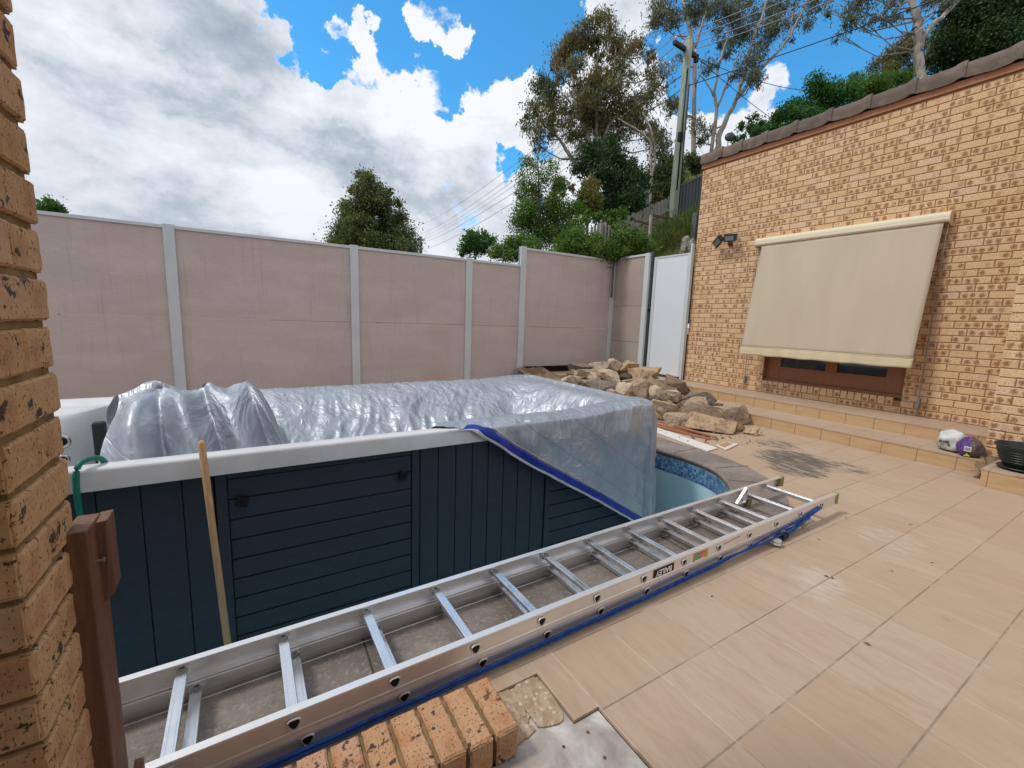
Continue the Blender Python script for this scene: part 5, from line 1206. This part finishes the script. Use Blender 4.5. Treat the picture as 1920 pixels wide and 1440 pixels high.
tree('eucalyptus_tree', 'tall spreading gum tree with dense reddish-green crown left of the power pole', 'tree',
     [[(1150, 420, 12), (1128, 330, 11), (1108, 275, 9), (1092, 235, 8), (1078, 190, 5), (1069, 120, 3)], [(1108, 275, 6), (1080, 300, 5), (1052, 298, 4)], [(1085, 320, 7), (1065, 285, 7), (1050, 262, 5), (1034, 250, 3)],
      [(1120, 290, 7), (1140, 240, 6), (1158, 215, 4), (1150, 150, 3), (1155, 90, 2)], [(1120, 300, 6), (1118, 220, 5), (1115, 150, 4), (1122, 90, 3), (1132, 35, 2)]],
     big+[(1080, 120, 20, 16, .7), (1150, 165, 26, 16, .7), (1060, 225, 22, 16, .6), (1150, 255, 28, 16, .6), (1205, 195, 22, 18, .6), (1090, 265, 24, 16, .6), (1030, 190, 16, 14, .6), (1215, 235, 20, 16, .6), (1120, 70, 16, 14, .8), (1100, 190, 26, 16, .8)], 17, M_leafgum, M_barkpale, dens=.74, lsize=.17, droop=.55, aspect=.30, depth=1.1, twig=.03, tones={3: (.35, 1), 4: (.45, 1), 7: (.3, 1), 8: (.3, 1), 13: (.3, 1), 14: (.3, 1), 18: (.4, 1), 9: (.4, 1), 21: (0, .6), 22: (0, .5)})
tree('eucalyptus_tree', 'slim pale forked gum with bare limbs rising from behind the grey paling fence', 'tree',
     [[(1216, 395, 8), (1208, 350, 7), (1194, 323, 6), (1173, 301, 4), (1155, 282, 3)], [(1219, 395, 6), (1221, 330, 5), (1220, 265, 5), (1200, 247, 4), (1177, 233, 3), (1158, 222, 2)], [(1221, 340, 4), (1228, 300, 5), (1226, 268, 5), (1218, 235, 3), (1205, 210, 2)]],
     [(1226, 262, 12, 12, .4), (1240, 275, 10, 8, .4), (1205, 225, 10, 10, .3)], 15.5, M_leafgum, M_barkpale, dens=.5, lsize=.13, droop=.5, aspect=.3, twig=.02)
# tall open gums behind the pole
thin = [(1237, 19, 22, 20, 1.2), (1228, 38, 16, 14, 1.1), (1262, 38, 18, 16), (1305, 10, 28, 14, 1.2), (1303, 32, 20, 14), (1350, 14, 28, 16, 1.2), (1380, 22, 26, 18, .9), (1388, 55, 20, 16, .8), (1402, 68, 20, 16, .8), (1444, 22, 18, 20, .9), (1438, 66, 18, 18, .8), (1458, 47, 18, 16, .8),
        (1482, 36, 20, 16, .5), (1510, 38, 20, 15, .4), (1528, 12, 24, 13, .8), (1368, 94, 20, 14, .7), (1346, 56, 16, 12, .6), (1402, 128, 24, 18, .9), (1414, 150, 18, 13, .9), (1320, 130, 15, 13, .4), (1307, 235, 14, 15, .6), (1330, 246, 14, 13, .6), (1270, 200, 14, 13, .7), (1253, 208, 12, 11, .6),
        (1340, 120, 14, 12, .4), (1372, 150, 12, 12, .35), (1275, 112, 12, 10, .6), (1355, 78, 16, 12, .6), (1425, 95, 16, 14, .7), (1480, 80, 12, 10, .35), (1385, 0, 30, 10, .8), (1480, 2, 26, 12, .7), (1318, 262, 16, 10, .7), (1415, 30, 16, 12, .7)]
tree('eucalyptus_tree', 'tall open gum with several long pale curving trunks right of the power pole', 'tree',
     [[(1340, 300, 10), (1348, 255, 10), (1372, 205, 8), (1382, 182, 7), (1398, 130, 6), (1412, 75, 5), (1432, 22, 4), (1440, -20, 3)], [(1382, 184, 7), (1425, 132, 5), (1455, 100, 5), (1480, 70, 4), (1508, 15, 3), (1515, -15, 2)],
      [(1333, 290, 7), (1344, 205, 6), (1339, 172, 5), (1348, 120, 4), (1363, 75, 3), (1372, 30, 2)], [(1344, 203, 5), (1362, 160, 4), (1375, 125, 3), (1388, 95, 2)], [(1302, 300, 9), (1301, 200, 8), (1303, 110, 8), (1294, 60, 7), (1281, 0, 6)], [(1302, 90, 6), (1318, 40, 4), (1332, 0, 3)], [(1338, 180, 4), (1322, 150, 2), (1310, 140, 2)], [(1480, 70, 3), (1487, 20, 2), (1488, -15, 2)]],
     thin, 20, M_leafthin, M_barkpale, dens=.62, lsize=.19, droop=.45, aspect=.27, depth=1.4, twig=.028)
tree('eucalyptus_tree', 'smooth pale gum trunk forking in a V above the tiled roof edge', 'tree',
     [[(1722, 175, 17), (1721, 105, 16), (1722, 56, 16), (1714, 22, 12), (1709, -20, 10)], [(1728, 74, 10), (1746, 50, 9), (1770, 28, 8), (1795, 2, 7), (1810, -15, 6)], [(1723, 52, 6), (1733, 35, 4), (1752, 20, 4), (1762, -5, 3)]],
     [(1676, 9, 22, 11, .9), (1665, 38, 13, 11, .8), (1650, 30, 10, 9, .4), (1690, 25, 14, 10, .6), (1607, 19, 24, 21, .9), (1597, 48, 18, 14, .7), (1570, 68, 10, 8, .4), (1625, 45, 12, 12, .4), (1745, 5, 22, 12, .7), (1780, 0, 16, 10, .7), (1560, 20, 14, 14, .3), (1640, -5, 30, 10, .8)], 14, M_leafthin, M_barkpale, dens=.6, lsize=.14, droop=.45, aspect=.28, depth=.8, twig=.02)
tree('leafy_tree', 'dark dense leafy tree at the top right corner above the roof', 'tree', [[(1880, 160, 12), (1870, 60, 9)]],
     [(1800, 60, 32, 30), (1840, 30, 38, 34), (1885, 20, 38, 34), (1915, 60, 34, 34), (1860, 80, 38, 30), (1810, 95, 32, 24), (1775, 80, 22, 22, .8), (1910, 10, 30, 30), (1790, 25, 22, 22, .9), (1830, 110, 30, 18), (1770, 118, 20, 14, .9), (1880, 110, 30, 20), (1750, 105, 14, 12, .6), (1930, 100, 30, 24)], 15.0, M_leafdark, M_barkdk, dens=1.7, lsize=.12, droop=.15, aspect=.55, depth=1.0)
tree('eucalyptus_tree', 'low reddish-green gum crown behind the pale forked trunk', 'tree', [[(1745, 190, 8), (1735, 140, 5)]],
     [(1690, 92, 24, 16), (1680, 112, 22, 14, 1.1), (1710, 78, 16, 12, .8), (1700, 130, 24, 14, .9), (1745, 95, 22, 16, .5), (1760, 120, 22, 14, .5), (1668, 128, 18, 12, .9), (1640, 125, 16, 12, .7), (1735, 72, 16, 10, .5), (1790, 130, 18, 10, .5)], 18, M_leafgum, M_barkdk, dens=.8, lsize=.13, droop=.3, aspect=.35, depth=.8, tones={0: (.3, 1), 1: (.3, 1)})
tree('leafy_tree', 'bright mid-green leafy tree spreading just behind the roof tiles', 'tree', [[(1500, 260, 8), (1520, 215, 5)]],
     [(1530, 158, 16, 16, .9), (1545, 180, 24, 16), (1520, 195, 24, 16), (1495, 205, 22, 14), (1470, 215, 20, 12), (1445, 232, 22, 11), (1420, 238, 20, 10, .9), (1398, 235, 14, 7, .7), (1560, 165, 18, 14), (1588, 178, 22, 16), (1470, 238, 26, 14), (1510, 225, 26, 16), (1550, 208, 26, 16), (1410, 222, 10, 6, .6), (1430, 250, 26, 10), (1385, 258, 14, 8, .7), (1478, 196, 8, 7, .5)], 12.5, M_leafdeep, M_barkdk, dens=1.25, lsize=.085, droop=.1, aspect=.55, depth=.6, twig=.012)
tree('shrub', 'rounded green bush behind the middle of the roof edge', 'shrub', [[(1630, 210, 5), (1635, 170, 3)]],
     [(1610, 165, 22, 14), (1640, 158, 24, 14), (1668, 152, 20, 12), (1620, 185, 26, 14), (1690, 150, 20, 10), (1600, 150, 14, 9, .7), (1650, 175, 26, 14)], 13.5, M_leafgreen, M_barkdk, dens=1.1, lsize=.075, droop=.1, aspect=.5, depth=.5, twig=.01)
# conifer-like tree beyond the fence, and distant crowns
cyp = []
for k in range(64):
    t = ((k+.5)/64)**.75; y = 330+140*t; hw = 12+76*min(1, t*1.15)**.85; cyp.append((700+(1-t)*-12+NR.uniform(-1, 1)*hw*.86, y+NR.uniform(-5, 5), 11+8*t, 10+6*t, 1.0))
tree('conifer_tree', 'broad dark olive conifer standing behind the fence near its centre', 'tree', [[(708, 500, 10), (698, 400, 6), (686, 335, 2)]], cyp+[(686, 332, 6, 9, .8), (690, 345, 9, 9), (728, 362, 8, 10, .8), (625, 455, 8, 9, .4), (620, 444, 5, 6, .3), (752, 400, 9, 12, .8), (745, 380, 9, 10)], 24, M_leafcyp, M_barkdk, dens=.80, lsize=.17, droop=.15, aspect=.5, depth=1.3, twig=.03, clump=.42)
tree('distant_tree', 'small dark green tree top peeping over the far left of the fence', 'tree', [[(92, 430, 4), (92, 392, 2)]], [(92, 388, 20, 12), (78, 394, 12, 8), (108, 393, 12, 9), (95, 378, 10, 6, .8)], 30, M_leafdeep, M_barkdk, dens=1.2, lsize=.20, aspect=.5, depth=.5)
tree('distant_tree', 'small dark tree crown behind the fence just left of the hillside shrubs', 'tree', [[(890, 500, 5), (892, 455, 3)]], [(885, 450, 16, 14), (905, 445, 12, 12), (872, 465, 14, 10), (900, 465, 18, 12), (920, 455, 12, 10, .8), (885, 435, 8, 6, .6), (862, 478, 10, 5, .7)], 22, M_leafdeep, M_barkdk, dens=1.1, lsize=.15, aspect=.5, depth=.5)
# hillside shrubs
tree('shrub', 'tall light green shrub with thin upright shoots above the stepped fence', 'shrub', [[(1010, 500, 5), (1012, 400, 4), (1008, 300, 2), (1012, 240, 1)], [(1015, 400, 3), (990, 330, 2), (984, 290, 1)], [(1016, 420, 3), (1040, 340, 2), (1048, 300, 1)]],
     [(985, 300, 12, 16, .30), (980, 330, 14, 16, .35), (1005, 310, 16, 18, .30), (1030, 320, 18, 18, .35), (1010, 345, 20, 16, .5), (975, 360, 12, 16, .45), (1040, 345, 18, 14, .5), (1000, 370, 22, 16, .9), (985, 395, 20, 18, 1.0), (1015, 400, 24, 18), (980, 420, 22, 18), (1010, 430, 26, 18), (1040, 380, 20, 16), (1045, 410, 24, 18), (1075, 395, 22, 16), (1030, 445, 26, 16), (1065, 435, 26, 18)],
     11.5, M_leafgreen, M_barkdk, dens=1.0, lsize=.075, droop=.0, aspect=.45, depth=.5, twig=.006)
tree('shrub', 'low mid-green bush spilling over the fence top left of the tall panel', 'shrub', [[(940, 520, 4), (945, 470, 2)]], [(940, 470, 18, 12), (960, 460, 20, 14), (925, 478, 12, 8, .8), (985, 452, 20, 14), (960, 480, 22, 12), (1000, 465, 24, 14), (985, 482, 24, 10)], 10.8, M_leafgreen, M_barkdk, dens=1.1, lsize=.07, droop=.0, aspect=.5, depth=.3, twig=.006)
tree('shrub', 'yellowing golden-leaved shrub in the middle of the hillside', 'shrub', [[(1100, 450, 5), (1105, 370, 3)]], [(1105, 350, 18, 14), (1100, 370, 20, 16), (1090, 388, 16, 14), (1115, 380, 16, 16), (1055, 340, 14, 12, .8), (1048, 358, 14, 10, .8), (1098, 398, 16, 10), (1065, 352, 12, 9, .7)], 12.5, M_leafyellow, M_barkdk, dens=1.1, lsize=.085, aspect=.55, depth=.4, twig=.008, clump=.26)
tree('leafy_tree', 'dark leafy tree with glossy shadowed foliage behind the golden shrub', 'tree', [[(1150, 450, 9), (1140, 340, 5), (1125, 280, 3)]],
     [(1115, 285, 20, 16, .9), (1140, 275, 18, 14, .7), (1110, 305, 22, 16), (1150, 300, 24, 18, .9), (1175, 315, 24, 18), (1130, 330, 26, 18), (1165, 345, 30, 20), (1195, 340, 20, 20), (1150, 370, 32, 18), (1185, 370, 26, 20), (1125, 395, 26, 16), (1160, 395, 30, 16), (1195, 390, 18, 14), (1090, 320, 18, 14, .9)], 13.6, M_leafdark, M_barkdk, dens=1.35, lsize=.11, aspect=.5, depth=.6, twig=.015)
tree('leafy_tree', 'dark olive tree mass just left of the power pole behind the paling fence', 'tree', [[(1250, 390, 7), (1248, 340, 4)]],
     [(1235, 325, 22, 16), (1262, 315, 20, 16), (1245, 350, 24, 16), (1265, 340, 18, 16), (1230, 370, 20, 12), (1300, 300, 18, 10), (1310, 315, 14, 10), (1250, 300, 16, 10, .8)], 16.5, M_leafcyp, M_barkdk, dens=1.5, lsize=.11, aspect=.55, depth=.5)
tree('creeper', 'leafy green creeper scrambling over the top of the paling fence', 'creeper', [[(1140, 480, 3), (1150, 420, 2)]], [(1160, 400, 14, 10), (1145, 420, 14, 12), (1175, 408, 12, 8, .7), (1130, 440, 14, 12, .9), (1110, 405, 18, 10), (1085, 420, 22, 10)], 10.8, M_leafgreen, M_barkdk, dens=1.1, lsize=.085, aspect=.7, depth=.2, twig=.005)
tree('shrub', 'dark green shrub directly above the tall fence panel and corner post', 'shrub', [[(1150, 500, 4), (1160, 460, 2)]], [(1085, 460, 26, 14, .9), (1060, 472, 26, 12), (1115, 470, 24, 12, .9), (1150, 465, 24, 14), (1180, 455, 24, 16), (1200, 470, 18, 14), (1135, 482, 28, 9), (1175, 478, 26, 10), (1185, 435, 18, 10, .5), (1160, 445, 16, 10, .5), (1035, 478, 22, 8), (1205, 450, 14, 12, .7), (1080, 440, 22, 14, .8), (1112, 452, 20, 12, .7), (1060, 452, 22, 14), (1165, 425, 14, 10, .4), (1225, 465, 10, 10, .5)], 9.6, M_leafgreen, M_barkdk, dens=1.05, lsize=.06, aspect=.5, depth=.2, twig=.005)
# long grass on the bank
def grass_blades(n):
    V = []; T = []
    for _ in range(n):
        px, py = NR.uniform(1218, 1318), NR.uniform(400, 500); yb = 478-.35*(px-1220)*1.0
        d = NR.uniform(9.4, 11.2); p = at(px, 0.5*(py+yb), d); p.z = hill_h(p.x, p.y)+NR.uniform(.1, .6)
        q = p+Vector((NR.normal()*.10, NR.normal()*.10, NR.uniform(.10, .34))); e = q+Vector((NR.normal()*.12, NR.normal()*.12, NR.uniform(-.12, .05)))
        w = Vector((rR[0], rR[1], 0))*.004; V.append([p-w, p+w, q+w*.7, q-w*.7]); V.append([q-w*.7, q+w*.7, e+w*.1, e-w*.1]); t = NR.uniform(.01, 1); T += [t, t]
    return np.array(V), np.array(T)
M_gr = leaf_mat('long_grass_blades', [(0, (.05, .11, .02)), (.5, (.13, .17, .04)), (.75, (.28, .23, .09)), (1, (.40, .32, .15))], .3)
gv = []; bankpts = [(1262, 448, 10.4, .30), (1240, 462, 10.4, .28), (1285, 435, 10.6, .26), (1225, 480, 10.3, .2), (1300, 420, 11, .24), (1270, 480, 10.4, .3), (1250, 485, 10.4, .3), (1300, 445, 10.2, .2)]
V = []; T = []
for (px, py, d, r) in bankpts:
    c = at(px, py, d)
    for _ in range(1100):
        p = c+Vector((NR.normal()*r, NR.normal()*r, NR.normal()*r*.6-.1)); q = p+Vector((NR.normal()*.06-.04, NR.normal()*.06, NR.uniform(.08, .26))); e = q+Vector((NR.normal()*.09-.07, NR.normal()*.09, NR.uniform(-.14, .02)))
        w = Vector((float(rR[0]), float(rR[1]), 0))*.005; t = min(1, max(.01, .35+.35*(-(p.z-c.z))/r+NR.normal()*.22))
        V.append([p-w, p+w, q+w*.7, q-w*.7]); V.append([q-w*.7, q+w*.7, e+w*.1, e-w*.1]); T += [t, t]
g_ = leaf_obj('long_grass', [(np.array([[list(a) for a in q] for q in V]), np.array(T))], M_gr, None); tag(g_, 'long half-dry grass on the bank behind the gate', 'grass', kind='stuff')
mb = MB()        # steep bank face carrying the grass
for (px, py, d, r) in bankpts:
    vs, fs = blob_mesh(at(px+2, py+10, d+.25), (r*1.5, r*1.5, r*1.25), px*.1, .25, 3); mb.add(vs, fs)
struct(mb.build('grass_bank', M_grass, smooth=True))
# old stump
c = at(1290, 466, 9.5); vs, fs = blob_mesh(c, (.16, .14, .22), 4.4, .5, 4)
mb = MB(); mb.add(vs, fs); tag(mb.build('tree_stump', M_greywood, smooth=False), 'weathered grey broken stump beside the dark steel post', 'stump')

# ------------------------------------------------------------------ hillside fences
pf_ = thing('paling_fence', 'weathered grey timber paling fence climbing the hillside behind the shrubs', 'fence', (9, 9.5, 3))
A, B = at(1040, 470, 11.2), at(1275, 362, 14.0); n = 62; mb = MB()
for k in range(n):
    t = (k+.5)/n; p = A.lerp(B, t); dxy = Vector((B.x-A.x, B.y-A.y, 0)).normalized(); w = (Vector((B.x, B.y, 0))-Vector((A.x, A.y, 0))).length/n*.47
    zt = p.z+RNG.uniform(-.03, .03); q = Vector((p.x, p.y, 0)); nn = Vector((-dxy.y, dxy.x, 0))*(.0 if k % 2 else .012)
    mb.add([q+nn-dxy*w+Vector((0, 0, zt-1.75)), q+nn+dxy*w+Vector((0, 0, zt-1.75)), q+nn+dxy*w+Vector((0, 0, zt)), q+nn-dxy*w+Vector((0, 0, zt+.01)), q+nn*2-dxy*w+Vector((0, 0, zt-1.75))+Vector((-.0, .02, 0)), q+nn*2+dxy*w+Vector((0, .02, zt-1.75)), q+nn*2+dxy*w+Vector((0, .02, zt)), q+nn*2-dxy*w+Vector((0, .02, zt+.01))],
           [(0, 1, 2, 3), (7, 6, 5, 4), (0, 4, 5, 1), (1, 5, 6, 2), (2, 6, 7, 3), (3, 7, 4, 0)])
mb.build('palings', M_greywood, pf_)
mb = MB(); zo = Vector((0, -.04, -.35)); mb.bar(A+zo, B+zo, .04, .08); mb.bar(A+zo-Vector((0, 0, .95)), B+zo-Vector((0, 0, .95)), .04, .08); mb.build('rails', M_greywood, pf_)
pp = thing('old_fence_section', 'short broken grey paling section with a split post among the shrubs', 'fence', at(1130, 480, 10.2))
mb = MB()
for k, (px, ty) in enumerate([(1110, 425), (1116, 422), (1122, 419), (1143, 422), (1149, 430), (1190, 425), (1196, 422), (1202, 430)]): p = at(px, ty, 10.5); mb.box((p.x-.03, p.y-.01, p.z-1.2), (p.x+.03, p.y+.01, p.z))
mb.build('palings', M_greywood, pp); mb = MB(); p = at(1128, 418, 10.3); mb.box((p.x-.04, p.y-.04, p.z-1.4), (p.x+.03, p.y+.03, p.z)); p = at(1135, 417, 10.3); mb.box((p.x-.02, p.y-.04, p.z-1.4), (p.x+.02, p.y+.03, p.z)); mb.build('post', M_greywood, pp)
sf = thing('steel_fence', 'dark grey corrugated steel fence between the power pole and the brick house', 'fence', at(1300, 400, 13.5))
A, B = at(1270, 350, 13.6), at(1345, 318, 13.6); n = 24; mb = MB(); dxy = Vector((B.x-A.x, B.y-A.y, 0)).normalized(); nn = Vector((-dxy.y, dxy.x, 0)); vs = []
for k in range(n*2+1):
    p = A.lerp(B, k/(n*2)); o_ = nn*(.02 if (k//2) % 2 else -.02); vs += [p+o_, p+o_-Vector((0, 0, 1.6))]
mb.add(vs, [(2*i, 2*i+1, 2*i+3, 2*i+2) for i in range(n*2)]); sh = mb.build('sheet', M_steel, sf); md = sh.modifiers.new('t', 'SOLIDIFY'); md.thickness = .004
mb = MB(); mb.bar(A, B, .05, .05); mb.build('top_rail', M_steel, sf)
ps = thing('steel_post', 'dark grey channel post standing between the gate top and the brick corner', 'post', at(1300, 470, 9.9))
p0_, p1_ = at(1300, 402, 9.9), at(1300, 475, 9.9)
mb = MB(); mb.box((p1_.x-.07, p1_.y-.05, p1_.z-1.2), (p1_.x-.045, p1_.y+.06, p0_.z)); mb.box((p1_.x-.03, p1_.y-.05, p1_.z-1.2), (p1_.x+.0, p1_.y+.06, p0_.z)); mb.box((p1_.x-.045, p1_.y+.0, p1_.z-1.2), (p1_.x-.03, p1_.y+.05, p0_.z-.01)); mb.build('channel', M_steel, ps)
p2_ = at(1312, 402, 10.1); mb = MB(); mb.box((p1_.x+.002, p1_.y-.0, p1_.z-1.2), (p1_.x+.22, p1_.y+.03, p0_.z+.01)); mb.build('infill_sheet', M_dkmetal, ps)
hr = thing('garden_handrail', 'thin pale posts with a dark top rail on the overgrown bank', 'handrail', at(1222, 480, 9.5))
for px, y0, y1, d in ((1221, 403, 500, 9.5), (1186, 415, 470, 10.6), (1151, 428, 470, 11.2)):
    a, b2 = at(px, y0, d), at(px, y1, d); b2.x, b2.y = a.x, a.y; mb = MB(); mb.bar(b2, a, .05, .05); mb.build('post', rough_mat('old_white_paint', (.42, .38, .33), (.28, .25, .21), .8), hr)
mb = MB(); mb.bar(at(1221, 403, 9.5), at(1274, 413, 10.5), .04, .04); mb.bar(at(1188, 413, 10.6), at(1236, 425, 11.2), .04, .04); mb.bar(at(1150, 410, 11.2), at(1186, 424, 11.6), .04, .04); mb.build('top_rail', M_timber, hr)

# ------------------------------------------------------------------ power pole and lines
pole = thing('power_pole', 'greenish timber power pole with a short crossarm and cables, in front of the gum trees', 'power pole', at(1270, 415, 13))
pt = at(1292, 72, 13.0); pb_ = at(1272, 415, 13.0); pb_ = Vector((pt.x-.05, pt.y, pb_.z))
mb = MB(); mb.tube([pb_-Vector((0, 0, .9)), pb_, pb_.lerp(pt, .5), pt], [.165, .165, .135, .115], 18); mb.build('pole_shaft', M_pole, pole, smooth=True)
mb = MB(); mb.tube([pb_+Vector((-.10, -.14, .9)), pb_.lerp(pt, .55)+Vector((-.09, -.12, 0)), pt+Vector((-.08, -.11, -.9))], .022, 8); mb.tube([pb_+Vector((.02, -.17, -.2)), pb_.lerp(pt, .5)+Vector((.03, -.145, 0)), pt+Vector((.04, -.12, -1.3))], .014, 8); mb.build('riser_cable', M_black, pole, smooth=True)
ca, cb = at(1264, 79, 12.6), at(1306, 107, 13.5); mb = MB(); mb.bar(ca, cb, .10, .10); mb.build('crossarm', M_timber if False else mat('dark_crossarm', color=(.05, .04, .035), rough=.8), pole)
mb = MB(); mb.tube([cb+Vector((0, 0, .05)), cb+Vector((0, 0, -.14))], .07, 10); mb.tube([cb+Vector((-.1, -.05, -.05)), cb+Vector((-.1, -.05, -.2))], .05, 10); mb.build('cable_junction', M_black, pole)
mb = MB(); q = at(1280, 250, 12.85); mb.box((q.x-.16, q.y-.05, q.z-.25), (q.x-.02, q.y+.05, q.z)); mb.build('service_box', M_black, pole)
mb = MB(); q = at(1263, 400, 12.8); mb.box((q.x-.09, q.y-.05, q.z-.6), (q.x+.07, q.y+.05, q.z+.65)); mb.build('pole_brace', M_pole, pole)
M_ins = mat('white_insulator', color=(.7, .7, .68), rough=.3)
for k in range(4):
    q = ca.lerp(cb, .06+k*.29)+Vector((0, 0, .05)); mb = MB(); mb.lathe([(.0, 0), (.02, 0), (.02, .05), (.045, .06), (.03, .10), (.04, .12), (0, .15)], q, 10); mb.build('insulator', M_ins, pole, smooth=True)
def wire(a, b2, sag, r, m, label, grp, n=24):
    mb = MB(); mb.tube([a.lerp(b2, i/n)-Vector((0, 0, sag*4*(i/n)*(1-i/n))) for i in range(n+1)], r, 6); return tag(mb.build('power_line', m, smooth=True), label, 'power line', grp)
M_wire = mat('grey_cable', color=(.30, .29, .28), rough=.5); M_wired = mat('dark_cable', color=(.03, .03, .035), rough=.6)
dp = thing('distant_power_pole', 'thin distant power pole with a small crossarm right of the conifer', 'power pole', at(790, 500, 60))
a, b2 = at(789, 500, 60), at(790, 448, 60); b2.x, b2.y = a.x, a.y; mb = MB(); mb.tube([a-Vector((0, 0, 3)), b2+Vector((0, 0, .2))], [.16, .13], 8); mb.build('pole_shaft', M_barkdk, dp); mb = MB(); mb.bar(at(783, 450, 60), at(797, 450, 60), .12, .12); mb.build('crossarm', M_barkdk, dp)
lw_ = [((0.06), (783, 424), 'uppermost'), ((.35), (786, 440), 'second'), ((.64), (790, 445), 'third'), ((.93), (793, 449), 'fourth')]
for k, (f, (px, py), nm) in enumerate(lw_):
    q = ca.lerp(cb, f)+Vector((0, 0, .2)); wire(q, at(px, py, 60), .7, .011, M_wire, 'grey overhead wire running left from the pole, the %s from the top' % nm, 'overhead wires')
for k, (y0, (px, py)) in enumerate([(1.0, (796, 454)), (1.4, (798, 467))]):
    wire(pt-Vector((.1, .1, y0)), at(px, py, 60), .6, .012, M_wired, 'thin dark cable running left below the wires, the %s of two' % ('upper', 'lower')[k], 'overhead wires')
for k, (f, p1, p2, nm) in enumerate([(.06, (1288, 55), (1406, 0), 'leftmost'), (.35, (1296, 67), (1440, 0), 'second'), (.64, (1309, 82), (1489, 0), 'third'), (.93, (1312, 94), (1524, 0), 'rightmost')]):
    q = ca.lerp(cb, f)+Vector((0, 0, .2)); r2 = at(p2[0], p2[1], 11.0); wire(q, q+(r2-q)*4, .25, .010, M_wire, 'pale overhead wire rising to the right over the yard, the %s of four' % nm, 'overhead wires')
q = pt-Vector((0, .1, 1.35)); r2 = at(1560, 56, 11.5); wire(q, q+(r2-q)*4, .25, .013, M_wired, 'thick black cable crossing the blue sky up to the right', 'overhead wires')
q = cb; wire(q, at(1510, 170, 16), .15, .010, M_wired, 'black cable sloping right from the pole to behind the green tree', 'overhead wires')
wire(q, at(1450, 225, 15), .05, .010, M_wired, 'black cable dropping steeply right from the crossarm', 'overhead wires')
r1, r2 = at(1590, 163, 16), at(1714, 54, 12); wire(r1, r1+(r2-r1)*3, .1, .009, M_wired, 'dark service wire passing the forked gum trunk', 'overhead wires')
dsh = thing('satellite_dish', 'small dark satellite dish on a thin mast above the left end of the roof', 'satellite dish', at(1368, 290, 10.5))
c = at(1368, 257, 10.5); Mx = Matrix.Rotation(rad(-48), 3, 'Z') @ Matrix.Rotation(rad(80), 3, 'X')
mb = MB(); mb.lathe([(.0, .03), (.06, .022), (.11, .0), (.112, .004), (.06, .028), (0, .036)], c, 20, Mx); mb.build('dish', M_flood, dsh, smooth=True)
mb = MB(); mb.tube([c+Vector((0, .03, 0)), c+Vector((0, .03, -.5))], .012, 8); mb.build('mast', M_galv, dsh)
